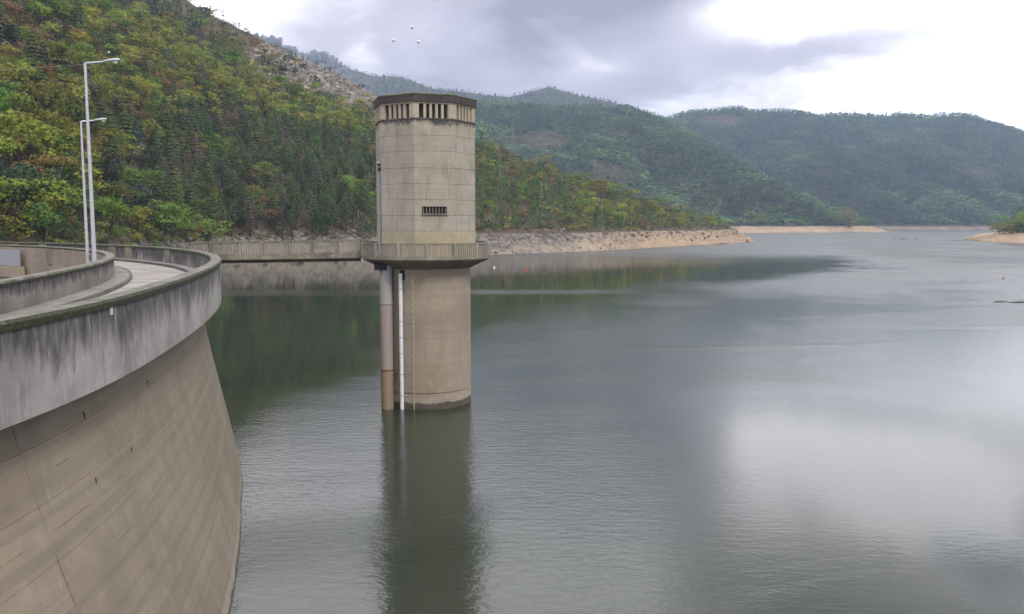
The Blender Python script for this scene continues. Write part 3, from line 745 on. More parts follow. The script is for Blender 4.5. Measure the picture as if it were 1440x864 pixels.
# ------------------------------------------------------------------ street lamps on the inner parapet
def solve_pole(u, far):
    return theta_at(u, -5.80, far)
def street_lamp(th, label, vtop):
    base = dam_pt(th, -5.80, 10.1); out, al = dam_dirs(th)
    r = empty('street_lamp', base, label, 'street lamp', 'street lamps along the dam road')
    top = Vector((base.x, base.y, CAMZ + tan_el(vtop) * base.y))
    part('pole', tube([base, base + Vector((0, 0, 3)), top], [0.105, 0.092, 0.058], 10), M_GALV, r)
    part('bracket', box(base + out * 0.1 + Vector((0, 0, 0.12)), (0.13, 0.16, 0.05), out, al), M_GALV, r)
    part('bracket', box(base + out * 0.1 + Vector((0, 0, 0.6)), (0.13, 0.13, 0.04), out, al), M_GALV, r)
    tip = top + out * 0.85 + Vector((0, 0, 0.13))
    part('arm', tube([top - Vector((0, 0, 0.05)), top + out * 0.04, tip], [0.05, 0.05, 0.04], 8), M_GALV, r)
    # lamp head: a flattened tapering shell
    ax = (tip - top).normalized(); up = Vector((0, 0, 1)); up = (up - ax * up.dot(ax)).normalized(); sd = ax.cross(up)
    V, F, n = [], [], 10
    prof = [(0.0, 0.045, 0.035), (0.12, 0.075, 0.055), (0.35, 0.12, 0.085), (0.58, 0.14, 0.10), (0.72, 0.115, 0.085), (0.79, 0.05, 0.04)]
    for s_, w_, h_ in prof:
        for k in range(n):
            q = 2 * math.pi * k / n
            V.append(tip + ax * (s_ - 0.08) + sd * (w_ * math.cos(q)) + up * (h_ * math.sin(q) * (1.0 if math.sin(q) > 0 else 0.55) + 0.02))
    for i in range(len(prof) - 1):
        for k in range(n):
            F.append((i * n + k, i * n + (k + 1) % n, (i + 1) * n + (k + 1) % n, (i + 1) * n + k))
    F.append(tuple(range(n - 1, -1, -1))); F.append(tuple((len(prof) - 1) * n + k for k in range(n)))
    hd = part('lamp_head', (V, F), M_GALV, r, True)
    c = tip + ax * 0.47 - up * 0.055
    part('lamp_glass', tube([c, c - up * 0.05, c - up * 0.10], [0.11, 0.10, 0.045], 8), M_GLASS, hd)
    return r
tp1, tp2 = solve_pole(130, False), solve_pole(121, True)
lamp1 = street_lamp(tp1, 'nearer and taller looking grey street lamp, with a wire at its top', 89)
lamp2 = street_lamp(tp2, 'farther grey street lamp standing just left of the nearer taller one', 171)

# ------------------------------------------------------------------ intake tower
TX, TY = -6.1, 60.7
tc = Vector((-TX, -TY, 0)); tcam = Vector((0.1, -0.995, 0)); trt = Vector((0.995, 0.1, 0))
T0 = Vector((TX, TY, 0))
def tpt(ang, r, z):                                # angle from the camera-facing direction, positive to the right
    a = R_(ang); return T0 + trt * (r * math.sin(a)) + tcam * (r * math.cos(a)) + Vector((0, 0, z))
tower = empty('intake_tower', (TX, TY, 0), 'tall pale concrete intake tower with octagonal top standing in the water', 'tower')
def ring(profile, angs, closed=True, a0=0, capz=False):
    """profile of (radius, z) turned through the given list of angles"""
    V, F, UV, n, k = [], [], [], len(angs), len(profile)
    for a in angs:
        for r, z in profile:
            V.append(tpt(a, r, z)); UV.append((R_(a) * profile[0][0], z))
    m = n if closed else n - 1
    for i in range(m):
        for j in range(k - 1):
            a, b = i * k + j, ((i + 1) % n) * k + j
            F.append((a, b, b + 1, a + 1))
    if capz:
        F.append(tuple(i * k + k - 1 for i in range(n)))
    return V, F, UV
def ring_part(name, profile, angs, mat, parent=tower, smooth=False, closed=True, capz=False):
    V, F, UV = ring(profile, angs, closed, capz=capz)
    # the seam gets its own column so the texture runs cleanly
    o = part(name, (V, F), mat, parent, smooth, UV); return o
def circ(n, off=0.0):
    return [off + 360.0 * i / n for i in range(n)]
RS = 3.14
ring_part('shaft', [(RS, -6), (RS, 1.02), (RS - 0.07, 1.05), (RS - 0.07, 1.11), (RS, 1.14), (RS, 9.72)], [180 + 360 * i / 72 for i in range(73)], M_SHAFT, smooth=False, closed=False)
for o in [c for c in tower.children if c.name == 'shaft']:
    o.data.polygons.foreach_set('use_smooth', [True] * len(o.data.polygons))
    o.data.set_sharp_from_angle(angle=R_(30))
N15 = [0.6 + 24 * i for i in range(15)]
RD = 4.66
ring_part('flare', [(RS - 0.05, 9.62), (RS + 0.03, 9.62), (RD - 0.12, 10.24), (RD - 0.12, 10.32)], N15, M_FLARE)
ring_part('deck', [(RS - 0.3, 10.325), (RD, 10.325), (RD, 10.56), (RD - 0.28, 10.56), (RD - 0.28, 10.50), (3.0, 10.50)], N15, M_DECK)
BR_ANG = None
# railing of the deck: posts at the corners, precast balusters between, one rail on top
bal_me = mesh_data('baluster', *box((0, 0, 0.38), (0.034, 0.034, 0.38)), M_BALU)
RR = RD - 0.13
def facing(p, q):
    return math.atan2(q.y - p.y, q.x - p.x)
ends = [tpt(a, RR, 10.56) for a in N15]
for i in range(15):
    p, q = ends[i], ends[(i + 1) % 15]
    mid = (p + q) / 2
    L_ = (q - p).length; dr = (q - p).normalized(); nr = Vector((dr.y, -dr.x, 0))
    ang_mid = (N15[i] + 12) % 360
    opening = abs(((ang_mid - 276) + 180) % 360 - 180) < 12.5
    part('railing_post', box(p + Vector((0, 0, 0.42)), (0.11, 0.085, 0.42), dr, nr), M_BALU, tower)
    if opening:
        continue
    part('handrail', box(mid + Vector((0, 0, 0.81)), (L_ / 2 - 0.004, 0.075, 0.045), dr, nr), M_DECK, tower)
    nb = 9
    for k in range(nb):
        c = p + dr * (0.20 + (L_ - 0.40) * k / (nb - 1))
        o = link_mesh('baluster', bal_me, tower, (c.x - TX, c.y - TY, c.z), facing(p, q))
# octagonal upper shaft in lifts
O8 = [33 + 45 * i for i in range(8)]
R8 = 3.54
lz = [10.505, 12.2, 13.26, 14.3, 15.35, 16.4, 17.5, 18.54, 19.6]
WZ0, WZ1 = 13.30, 13.86
facet_c = tpt(10.5, R8 * math.cos(R_(22.5)), 0)
fn = (facet_c - T0).normalized(); ft = Vector((-fn.y, fn.x, 0))
def octo_lift(z0, z1, mat, window=None):
    g = 0.022
    prof = [(R8 - 0.03, z0), (R8, z0 + g), (R8, z1 - g), (R8 - 0.03, z1)]
    V, F, UV = [], [], []
    for i in range(8):
        a, b = O8[i], O8[(i + 1) % 8]
        front = window and abs(((a + b) / 2 % 360) - 10.5) < 1 or (window and i == 7)
        n0 = len(V)
        for ang in (a, b):
            for r, z in prof:
                V.append(tpt(ang, r, z)); UV.append((R_(ang if ang >= a else ang + 360) * R8, z))
        if not front:
            for j in range(3):
                F.append((n0 + j, n0 + 4 + j, n0 + 5 + j, n0 + 1 + j))
        else:
            F.append((n0, n0 + 4, n0 + 5, n0 + 1)); F.append((n0 + 2, n0 + 6, n0 + 7, n0 + 3))
            w0, w1, za, zb = window
            base = Vector((facet_c.x, facet_c.y, 0)); k = len(V)
            for s_, z in ((w0, za), (w1, za), (w1, zb), (w0, zb)):
                V.append(base + ft * s_ + Vector((0, 0, z))); UV.append((R_(10.5) * R8 + s_, z))
            for s_, z in ((w0, za), (w1, za), (w1, zb), (w0, zb)):
                V.append(base + ft * s_ - fn * 0.30 + Vector((0, 0, z))); UV.append((R_(10.5) * R8 + s_, z))
            # outer corners: is vertex a on the -ft or +ft side
            lo, hi = (n0 + 1, n0 + 2), (n0 + 5, n0 + 6)
            if (V[n0] - base).dot(ft) > (V[n0 + 4] - base).dot(ft):
                lo, hi = hi, lo
            F += [(lo[0], hi[0], k + 1, k), (hi[0], hi[1], k + 2, k + 1), (hi[1], lo[1], k + 3, k + 2), (lo[1], lo[0], k, k + 3)]
            F += [(k, k + 1, k + 5, k + 4), (k + 1, k + 2, k + 6, k + 5), (k + 2, k + 3, k + 7, k + 6), (k + 3, k, k + 4, k + 7)]
    part('concrete_lift', (V, F), mat, tower, False, UV)
for i in range(len(lz) - 1):
    mt = M_TOWER_TOP if i == len(lz) - 2 else (M_TOWER_Y if i in (0,) else M_TOWER)
    octo_lift(lz[i], lz[i + 1], mt, (-0.86, 0.84, WZ0, WZ1) if i == 2 else None)
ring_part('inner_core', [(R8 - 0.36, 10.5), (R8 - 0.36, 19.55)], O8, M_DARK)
# the barred window: frame, sill, bars
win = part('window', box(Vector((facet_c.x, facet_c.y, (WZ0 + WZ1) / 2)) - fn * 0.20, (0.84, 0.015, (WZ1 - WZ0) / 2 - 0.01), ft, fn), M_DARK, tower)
part('sill', box(Vector((facet_c.x, facet_c.y, WZ0 + 0.04)) + fn * 0.03, (0.90, 0.09, 0.035), ft, fn), M_DECK, win)
for k in range(8):
    s_ = -0.74 + 0.212 * k
    part('window_bar', box(Vector((facet_c.x, facet_c.y, (WZ0 + WZ1) / 2 + 0.03)) + ft * s_ - fn * 0.09, (0.022, 0.02, (WZ1 - WZ0) / 2 - 0.035), ft, fn), M_DECK, win)
# louvred gallery under the roof
ring_part('ledge', [(R8 - 0.3, 19.603), (R8 + 0.05, 19.603), (R8 + 0.05, 19.68), (R8 - 0.3, 19.70)], O8, M_TOWER_TOP)
ring_part('gallery_wall', [(R8 - 0.62, 19.6), (R8 - 0.62, 20.7)], O8, M_GALLERY)
ring_part('lintel', [(R8 - 0.28, 20.62), (R8 + 0.01, 20.62), (R8 + 0.01, 20.728), (R8 - 0.28, 20.728)], O8, M_FIN)
for i in range(8):
    va, vb = tpt(O8[i], R8 - 0.01, 0), tpt(O8[(i + 1) % 8], R8 - 0.01, 0)
    dr = (vb - va).normalized(); nr = Vector((dr.y, -dr.x, 0)); L_ = (vb - va).length
    if nr.dot(va - T0) < 0: nr = -nr
    for k in range(4):
        s_ = 0.36 + (L_ - 0.72) * (k + 1) / 5
        c = va + dr * s_ - nr * 0.13 + Vector((0, 0, 20.157))
        part('louvre_fin', box(c, (0.088, 0.12, 0.462), dr, nr), M_FIN, tower)
    # corner pier: the two wings meeting at the vertex va
    pv_ = tpt(O8[i - 1], R8 - 0.01, 0)
    d2 = (pv_ - va).normalized(); inn = (T0 - va).normalized()
    z0, z1 = 19.701, 20.617
    ring_ = [va, va + dr * 0.36, va + dr * 0.36 - nr * 0.24, va + inn * 0.30, va + d2 * 0.36 + inn * 0.22, va + d2 * 0.36]
    V = [p + Vector((0, 0, z0)) for p in ring_] + [p + Vector((0, 0, z1)) for p in ring_]
    F = [(5, 4, 3, 2, 1, 0), (6, 7, 8, 9, 10, 11)] + [(k, (k + 1) % 6, 6 + (k + 1) % 6, 6 + k) for k in range(6)]
    part('corner_pier', (V, F), M_FIN, tower)
roof = ring_part('roof', [(R8 - 0.4, 20.731), (R8 + 0.12, 20.731), (R8 + 0.14, 21.20), (0.05, 21.26)], O8, M_ROOF)
part('roof_moss', (lambda V, F, U: (V, F))(*ring([(R8 + 0.15, 21.15), (R8 + 0.16, 21.16), (R8 + 0.16, 21.23), (R8 - 0.1, 21.31), (0.06, 21.62)], O8)), M_ROOFMOSS, roof)
# big pipe, white pipe, level gauge
def tower_uv(u, rr, z=5.0):                         # angle on a circle of radius rr whose front side shows at column u
    for a in np.arange(-95, 95, 0.25):
        q = tpt(a, rr, z)
        if project(*q)[0] >= u: return a
    return 0
pa = tower_uv(543.5, RS + 0.52)
pb = tpt(pa, RS + 0.52, 0)
big = part('supply_pipe', tube([pb + Vector((0, 0, z)) for z in (-2, 2.70, 7.0, 10.1)], 0.43, 20), M_PIPE, tower, True)
big.data.set_sharp_from_angle(angle=R_(40))
for z, mt in ((2.74, M_RUST), (7.3, M_STEEL)):
    part('pipe_flange', tube([pb + Vector((0, 0, z - 0.03)), pb + Vector((0, 0, z + 0.03))], 0.475, 20), mt, big)
for k, z in enumerate((2.45, 2.2)):
    part('pipe_bracket', tube([pb + trt * 0.40 + Vector((0, 0, z)), pb + trt * 0.85 + tcam * -0.1 + Vector((0, 0, z))], 0.045, 6), M_RUST, big)
wa = tower_uv(561.5, RS + 0.30, 9.0); wp = tpt(wa, RS + 0.16, 0)
whp = part('white_pipe', tube([wp + Vector((0, 0, z)) for z in (-2, 4, 9.35)], 0.135, 12), M_WHITE, tower, True)
whp.data.set_sharp_from_angle(angle=R_(40))
for z in (8.3, 6.1, 5.0, 3.9, 2.45, 0.95):
    part('pipe_joint', tube([wp + Vector((0, 0, z - 0.02)), wp + Vector((0, 0, z + 0.02))], 0.15, 12), M_STEEL, whp)
part('pipe_bracket', tube([wp + trt * 0.1 + Vector((0, 0, 0.95)), tpt(wa + 6, RS, 0.95)], 0.03, 6), M_STEEL, whp)
part('pipe_recess', box(tpt(tower_uv(567, RS, 9.4), RS - 0.05, 9.25), (0.24, 0.10, 0.33), trt, tcam), M_DARK, tower)
part('pipe_hood', box(pb - trt * 0.32 + Vector((0, 0, 9.86)) , (0.42, 0.5, 0.26), trt, tcam), M_DARK, tower)
ga = tower_uv(581, RS + 0.02); gp = tpt(ga, RS + 0.02, 0); gn = (gp - T0).normalized(); gt = Vector((-gn.y, gn.x, 0))
gauge = part('level_gauge', box(gp + Vector((0, 0, 4.2)), (0.035, 0.02, 4.9), gt, gn), M_GAUGE, tower)
for k in range(9):
    part('gauge_mark', box(gp - gt * 0.10 + Vector((0, 0, 0.75 + k * 1.0)), (0.07, 0.022, 0.04), gt, gn), M_GAUGE, gauge)
for k in range(36):
    if k % 4 != 3:
        part('gauge_tick', box(gp - gt * 0.05 + Vector((0, 0, 0.75 + k * 0.25)), (0.03, 0.021, 0.012), gt, gn), M_GAUGE, gauge)
# cable conduit with a small floodlight up the left edge
ca = tower_uv(531, R8 + 0.02, 13); cp = tpt(ca, R8 * 0.965, 0)
cond = part('conduit', tube([cp + Vector((0, 0, z)) for z in (10.5, 14, 16.3)], 0.055, 8), M_GALV, tower)
cp2 = tpt(tower_uv(534.5, R8, 13), R8 * 0.965, 0)
part('cable_pipe', tube([cp2 + Vector((0, 0, z)) for z in (10.5, 13.2)], 0.03, 6), M_DARK, tower)
part('floodlight', join(box(cp + Vector((0, 0, 16.72)) + tcam * 0.1, (0.09, 0.09, 0.08), trt, tcam), box(cp + Vector((0.05, 0, 16.42)) + tcam * 0.1, (0.10, 0.09, 0.12), trt, tcam)), M_DARK, cond)
part('floodlight_cap', box(cp + Vector((-0.02, 0, 16.88)) + tcam * 0.1, (0.08, 0.08, 0.06), trt, tcam), M_WHITE, cond)
part('junction_box', box(cp + Vector((0.05, 0, 16.02)) + tcam * 0.08, (0.07, 0.05, 0.22), trt, tcam), M_STEEL, cond)

# ------------------------------------------------------------------ footbridge from the dam to the tower
bp0 = Vector((-22.3, 58.95, 10.42)); bp1 = Vector((TX, TY, 10.56)) - (Vector((TX, TY, 0)) - Vector((-22.3, 58.95, 0))).normalized() * (RD - 0.12)
bridge = empty('footbridge', bp0, 'narrow concrete footbridge with baluster railings from the dam to the tower', 'bridge')
bd = (bp1 - bp0); bl = bd.length; bd.normalize(); bh = Vector((bd.x, bd.y, 0)).normalized(); bn = Vector((bh.y, -bh.x, 0))
part('bridge_slab', box((bp0 + bp1) / 2 - Vector((0, 0, 0.06)), (bl / 2, 0.66, 0.05), bd, bn), M_BRIDGE, bridge)
for sgn in (1, -1):
    part('edge_beam', box((bp0 + bp1) / 2 + bn * (0.76 * sgn) - Vector((0, 0, 0.02)), (bl / 2, 0.095, 0.20), bd, bn), M_BRIDGE, bridge)
    nseg = 7; seg = bl / nseg
    for k in range(nseg + 1):
        c = bp0 + bd * (seg * k + (0.1 if k == 0 else (-0.12 if k == nseg else 0))) + bn * (0.76 * sgn)
        part('railing_post', box(c + Vector((0, 0, 0.56)), (0.10, 0.08, 0.38), bh, bn), M_BRIDGE, bridge)
    part('handrail', box((bp0 + bp1) / 2 + bn * (0.76 * sgn) + Vector((0, 0, 0.985)), (bl / 2, 0.085, 0.045), bd, bn), M_BRIDGE, bridge)
    for k in range(nseg):
        for q in range(8):
            c = bp0 + bd * (seg * k + 0.24 + (seg - 0.48) * q / 7) + bn * (0.76 * sgn) + Vector((0, 0, 0.18))
            link_mesh('baluster', bal_me, bridge, tuple(c - bp0), math.atan2(bh.y, bh.x))
part('bridge_girder', box((bp0 + bp1) / 2 - Vector((0, 0, 0.30)), (bl / 2 - 0.05, 0.22, 0.18), bd, bn), M_SOFFIT, bridge)

# ------------------------------------------------------------------ trees
def leaf_quads(C, N, size, rng, flat=0.0):
    """one bent leaf clump (two triangles sharing a spine) per centre, roughly facing N"""
    n = len(C)
    N = N + rng.normal(0, 0.34, (n, 3)); N[:, 2] += flat
    N /= np.linalg.norm(N, axis=1, keepdims=True) + 1e-9
    T = np.cross(N, rng.normal(0, 1, (n, 3))); T /= np.linalg.norm(T, axis=1, keepdims=True) + 1e-9
    Bv = np.cross(N, T)
    s = size * rng.uniform(0.6, 1.35, (n, 1)); r = rng.uniform(0.55, 1.0, (n, 1))
    V = np.stack([C - T * s, C - Bv * s * r - N * s * 0.25, C + T * s * rng.uniform(0.6, 1.1, (n, 1)), C + Bv * s * r * rng.uniform(0.6, 1.1, (n, 1)) - N * s * 0.2], 1).reshape(-1, 3)
    F = np.arange(n * 4).reshape(n, 4)
    return V, F
def crown_pts(kind, n, rng):
    if kind == 'broadleaf':
        k = 8
        lob = np.stack([rng.normal(0, 0.17, k), rng.normal(0, 0.17, k), rng.uniform(0.36, 0.84, k)], 1)
        lob[0] = (rng.normal(0, .04), rng.normal(0, .04), 0.80); lr = rng.uniform(0.13, 0.21, k); lr[0] = 0.17
    elif kind == 'evergreen':
        k = 6
        lob = np.stack([rng.normal(0, 0.18, k), rng.normal(0, 0.18, k), rng.uniform(0.25, 0.72, k)], 1); lr = rng.uniform(0.18, 0.27, k)
    elif kind == 'shrub':
        k = 4
        lob = np.stack([rng.normal(0, 0.35, k), rng.normal(0, 0.35, k), rng.uniform(0.25, 0.6, k)], 1); lr = rng.uniform(0.3, 0.42, k)
    else:
        lob = None
    if lob is not None:
        i = rng.integers(0, len(lob), n)
        d_ = rng.normal(0, 1, (n, 3)); d_[:, 2] = np.where(rng.random(n) < 0.65, np.abs(d_[:, 2]), d_[:, 2]); d_ /= np.linalg.norm(d_, axis=1, keepdims=True)
        rr = lr[i] * rng.uniform(0.72, 1.08, n)
        return lob[i] + d_ * rr[:, None] * (1, 1, 0.85), d_
    z0 = 0.33 if kind == 'pine' else 0.06
    wmax = 0.25 if kind == 'pine' else 0.30
    s = rng.random(n) ** 0.85
    wh = np.round(s * 9) / 9 + rng.normal(0, 0.018, n)             # whorls of boughs
    s = np.clip(0.75 * wh + 0.25 * s, 0, 1)
    a = rng.uniform(0, 2 * np.pi, n)
    lop = 0.75 + 0.35 * np.sin(a * 2 + rng.uniform(0, 6)) * np.sin(s * 7 + rng.uniform(0, 6))
    prof = ((1 - s) ** 0.5 * (0.45 + 0.55 * np.clip(s * 3, 0, 1)) if kind == 'pine' else (1 - s) ** 0.75 * (0.55 + 0.45 * np.clip(s * 5, 0, 1))) + 0.03
    r = wmax * prof * lop * np.sqrt(rng.uniform(0.15, 1, n))
    C = np.stack([r * np.cos(a), r * np.sin(a), z0 + (1 - z0) * s - r * 0.18], 1)
    N = np.stack([np.cos(a) * 0.8, np.sin(a) * 0.8, np.full(n, 0.75)], 1)
    return C, N
def trunk_geo(kind, rng, sides=6):
    lean = rng.normal(0, 0.02, 2)
    if kind in ('pine', 'young'):
        top = 0.97; pts = [(0, 0, -0.05), (lean[0], lean[1], 0.5), (lean[0] * 1.5, lean[1] * 1.5, top)]; g = tube(pts, [0.017, 0.012, 0.003], sides)
        gs = [g]
        for k in range(4):
            a = rng.uniform(0, 6.28); z = rng.uniform(0.4, 0.75); gs.append(tube([(lean[0], lean[1], z), (0.15 * math.cos(a), 0.15 * math.sin(a), z + 0.02)], [0.006, 0.002], 4))
        return join(*gs)
    gs = [tube([(0, 0, -0.06), (lean[0], lean[1], 0.22), (lean[0] * 3, lean[1] * 3, 0.6)], [0.026, 0.019, 0.007], sides)]
    for k in range(4):
        a = rng.uniform(0, 6.28); z = rng.uniform(0.2, 0.42)
        gs.append(tube([(lean[0], lean[1], z), (0.14 * math.cos(a), 0.14 * math.sin(a), z + 0.2), (0.22 * math.cos(a), 0.22 * math.sin(a), z + 0.36)], [0.012, 0.008, 0.003], 4))
    return join(*gs)
KIND = {'pine': ('pine', 420, 0.027), 'young': ('young', 260, 0.040), 'broadleaf': ('broadleaf', 520, 0.030), 'evergreen': ('evergreen', 440, 0.036), 'shrub': ('shrub', 90, 0.12)}
PROTO, LOW = {}, {}
for kd, (shape, n, sz) in KIND.items():
    PROTO[kd] = []; LOW[kd] = []
    for q in range(5):
        rng = np.random.default_rng(100 + q * 7 + len(kd) * 31)
        C_, N_ = crown_pts(shape, n, rng)
        V, F = leaf_quads(C_, N_, sz, rng, 0.2)
        cm = mesh_data('crown', V.tolist(), F.tolist(), M_LEAF)
        tm = mesh_data('trunk', *trunk_geo(shape, rng), M_BARK, True)
        PROTO[kd].append((tm, cm))
        C2, N2 = crown_pts(shape, {'pine': 130, 'young': 90, 'broadleaf': 170, 'evergreen': 140, 'shrub': 22}[kd], np.random.default_rng(500 + q))
        LOW[kd].append(leaf_quads(C2, N2, sz * 1.55, np.random.default_rng(600 + q), 0.2))
FARLOW = []
for q in range(8):
    rng = np.random.default_rng(900 + q)
    C2, N2 = crown_pts('young' if q < 5 else 'broadleaf', 15, rng)
    FARLOW.append(leaf_quads(C2, N2, 0.115, rng, 0.5))

TINT = {'pine': (0.100, 0.142, 0.050), 'young': (0.105, 0.178, 0.048), 'yellow': (0.240, 0.258, 0.042), 'green': (0.145, 0.230, 0.042),
        'orange': (0.215, 0.150, 0.062), 'evergreen': (0.056, 0.085, 0.050), 'heath': (0.165, 0.125, 0.052), 'bush': (0.105, 0.130, 0.044),
        'grey': (0.15, 0.14, 0.10), 'bright': (0.32, 0.40, 0.06)}
def jit(c, rng, k=0.22):
    b = 1 + rng.normal(0, k * 0.8); return tuple(float(max(0.008, x * b * (1 + rng.normal(0, k * 0.4)))) for x in c)

def scatter(name, items, label, protos, mat=None):
    """joins many small plants into one stuff mesh; items = (x, y, z, height, spread, proto, tint)"""
    if not items: return
    Vs, Fs, Ts, o = [], [], [], 0
    for (x, y, z, h, sp, pr, tint) in items:
        V, F = protos[pr]
        a = random.random() * 6.283; ca, sa = math.cos(a) * h * sp, math.sin(a) * h * sp
        W = np.empty_like(V); W[:, 0] = V[:, 0] * ca - V[:, 1] * sa + x; W[:, 1] = V[:, 0] * sa + V[:, 1] * ca + y; W[:, 2] = V[:, 2] * h + z
        Vs.append(W); Fs.append(F + o); o += len(V); Ts.append(np.repeat(np.array([[*tint, 1.0]]), len(V), 0))
    V = np.concatenate(Vs).astype(np.float32); F = np.concatenate(Fs).astype(np.int32); T = np.concatenate(Ts).astype(np.float32)
    k = F.shape[1]
    me = bpy.data.meshes.new(name)
    me.vertices.add(len(V)); me.vertices.foreach_set('co', V.ravel())
    me.loops.add(F.size); me.loops.foreach_set('vertex_index', F.ravel())
    me.polygons.add(len(F)); me.polygons.foreach_set('loop_start', np.arange(0, F.size, k, dtype=np.int32))
    me.update(calc_edges=True)
    at = me.attributes.new('tint', 'FLOAT_COLOR', 'POINT'); at.data.foreach_set('color', T.ravel())
    me.materials.append(mat or M_LEAFS)
    o_ = link_mesh(name, me); tag(o_, label, kind='stuff'); return o_

def place_tree(name, kd, x, y, z, h, tint, label, cat, group, spread=1.0, q=None, pale=False):
    tm, cm = PROTO[kd][random.randrange(5) if q is None else q]
    r = empty(name, (x, y, z), label, cat, group)
    r.rotation_euler = (0, 0, random.random() * 6.283); r.scale = (h * spread, h * spread, h)
    t_ = link_mesh('trunk', tm, r); c_ = link_mesh('crown', cm, r); c_.color = (*tint, 1)
    return r

# -- near hillside: what grows where follows the bands of the slope
rngA = np.random.default_rng(5)
KN = ['pine', 'young', 'yellow', 'green', 'orange', 'evergreen', 'shrub', 'none']
def kind_at(u, v):
    rv = np.interp(u, A.us, A.rv)
    rk = float(rock_a(np.array([u]), np.array([v]), None)[0])
    if rk > 0.33: return [0, .04, .02, 0, .05, .05, .20, .64]
    if u > 655:
        fr = (v - rv) / max(333 - rv, 5)
        if u > 800: return [.0, .24, .20, .12, .10, .03, .26, .05]
        if fr < 0.30: return [.04, .26, .24, .08, .12, .04, .18, .04]
        return [.02, .70, .02, .03, .03, .02, .14, .04]
    if u > 90 and v < 22 + (u - 100) * 0.22 and u < 380: return [0, .26, .02, .02, .03, .12, .45, .10]
    if u > 320 and v < rv + 46: return [.02, .14, .05, .02, .12, .12, .23, .30]
    if v < 140 + 0.13 * u: return [.08, .03, .50, .14, .14, .09, .02, 0]
    if u > 520: return [.42, .12, .14, .04, .20, .05, .03, 0]
    if u > 215: return [.84, .04, .045, .02, .03, .02, .005, 0]
    return [.18, .02, .28, .25, .10, .16, .01, 0]
HGT = {'pine': (10, 14.5), 'young': (4.0, 6.5), 'yellow': (8, 13), 'green': (8, 12.5), 'orange': (7, 11), 'evergreen': (7, 11), 'shrub': (1.8, 3.2)}
SHAPE = {'pine': 'pine', 'young': 'young', 'yellow': 'broadleaf', 'green': 'broadleaf', 'orange': 'broadleaf', 'evergreen': 'evergreen', 'shrub': 'shrub'}
def grid_points(H, x0, x1, y0, y1, step, rng, tmin=0.0, tmax=1.06):
    gx, gy = np.meshgrid(np.arange(x0, x1, step), np.arange(y0, y1, step))
    x = gx.ravel() + rng.uniform(-.5, .5, gx.size) * step * 1.1; y = gy.ravel() + rng.uniform(-.5, .5, gx.size) * step * 1.1
    u = 720 + FPX * x / y
    yf, yr, zr = H.lines(u); t = (y - yf) / np.maximum(yr - yf, 1)
    ok = (u > H.us[0]) & (u < H.us[-1]) & (t > tmin) & (t < tmax)
    x, y, u = x[ok], y[ok], u[ok]
    return x, y, u, H.height(u, y)
x, y, u_, z = grid_points(A, -420, 170, 90, 640, 5.1, rngA)
pu, pv = project(x, y, z)
clump = np.stack([fbm(x / 22.0, y / 22.0, 300 + 17 * k, 3) * 1.5 - 0.25 for k in range(8)])     # kinds gather in groves
trees = []
for i in range(len(x)):
    if z[i] < np.interp(u_[i], *A.bank_u) + rngA.uniform(-0.1, 0.7) or pu[i] < -330: continue
    w_ = np.array(kind_at(pu[i], pv[i])) * np.exp(3.8 * (clump[:, i] - 0.5)); kd = KN[rngA.choice(8, p=w_ / w_.sum())]
    if kd == 'none' or (kd in ('young', 'shrub') and False): continue
    h = rngA.uniform(*HGT[kd])
    if u_[i] > 950: h *= 0.55
    elif u_[i] > 655 and kd not in ('young', 'shrub', 'pine'): h *= 0.62
    if pu[i] > 150 and pv[i] < np.interp(pu[i], A.us, A.rv) + 22 and pu[i] < 640: h *= 0.45
    tn = kd if kd != 'shrub' else ('heath' if rngA.random() < 0.5 else 'bush')
    if kd == 'pine' and rngA.random() < 0.12: tn = 'grey'
    tint = jit(TINT[tn], rngA)
    trees.append((x[i], y[i], z[i] - 0.15, h, kd, tint, pu[i], pv[i], tn))
def visible(t):
    return -70 < t[6] < 1455 and t[7] - t[3] / t[1] * FPX < 345 and t[7] > 4
SPREAD = {'pine': 1.1, 'young': 1.15, 'yellow': 1.2, 'green': 1.2, 'orange': 1.2, 'evergreen': 1.15, 'shrub': 1.2}
def px_h(t): return t[3] / t[1] * FPX
pines = sorted([t for t in trees if t[4] in ('pine', 'young') and visible(t) and not (515 < t[6] < 668 and t[7] > 150)], key=lambda t: -px_h(t))[:290]
broads = sorted([t for t in trees if t[4] in ('yellow', 'green', 'orange', 'evergreen') and visible(t) and not (515 < t[6] < 668 and t[7] > 150)], key=lambda t: -px_h(t))[:290]
LOOK = {'pine': 'dark green pine', 'grey': 'grey thin pine', 'young': 'bushy young pine', 'yellow': 'yellow green leafy tree', 'green': 'bright green leafy tree',
        'orange': 'russet leafy tree', 'evergreen': 'dark round evergreen'}
COLS = [(60, 'at the left picture edge'), (105, 'left of the street lamps'), (160, 'behind the street lamps'), (215, 'right of the street lamps'), (265, 'above the dam bend'),
        (330, 'above the footbridge start'), (390, 'over the footbridge left half'), (450, 'over the footbridge middle'), (600, 'just left of the tower'), (720, 'just right of the tower'),
        (780, 'over the grey bank'), (860, 'over the orange bank'), (2000, 'on the wooded point')]
def zone(u, v):
    c = next(n for m, n in COLS if u < m)
    return c, ('at the slope foot' if v > 305 else 'low on the slope' if v > 250 else 'midway up the slope' if v > 180 else 'high on the slope' if v > 90 else 'near the hilltop')
def size_word(t):
    lo, hi = HGT[t[4]]; f = (t[3] - lo) / (hi - lo)
    return 'tall' if f > 0.66 else ('middling' if f > 0.33 else 'low')
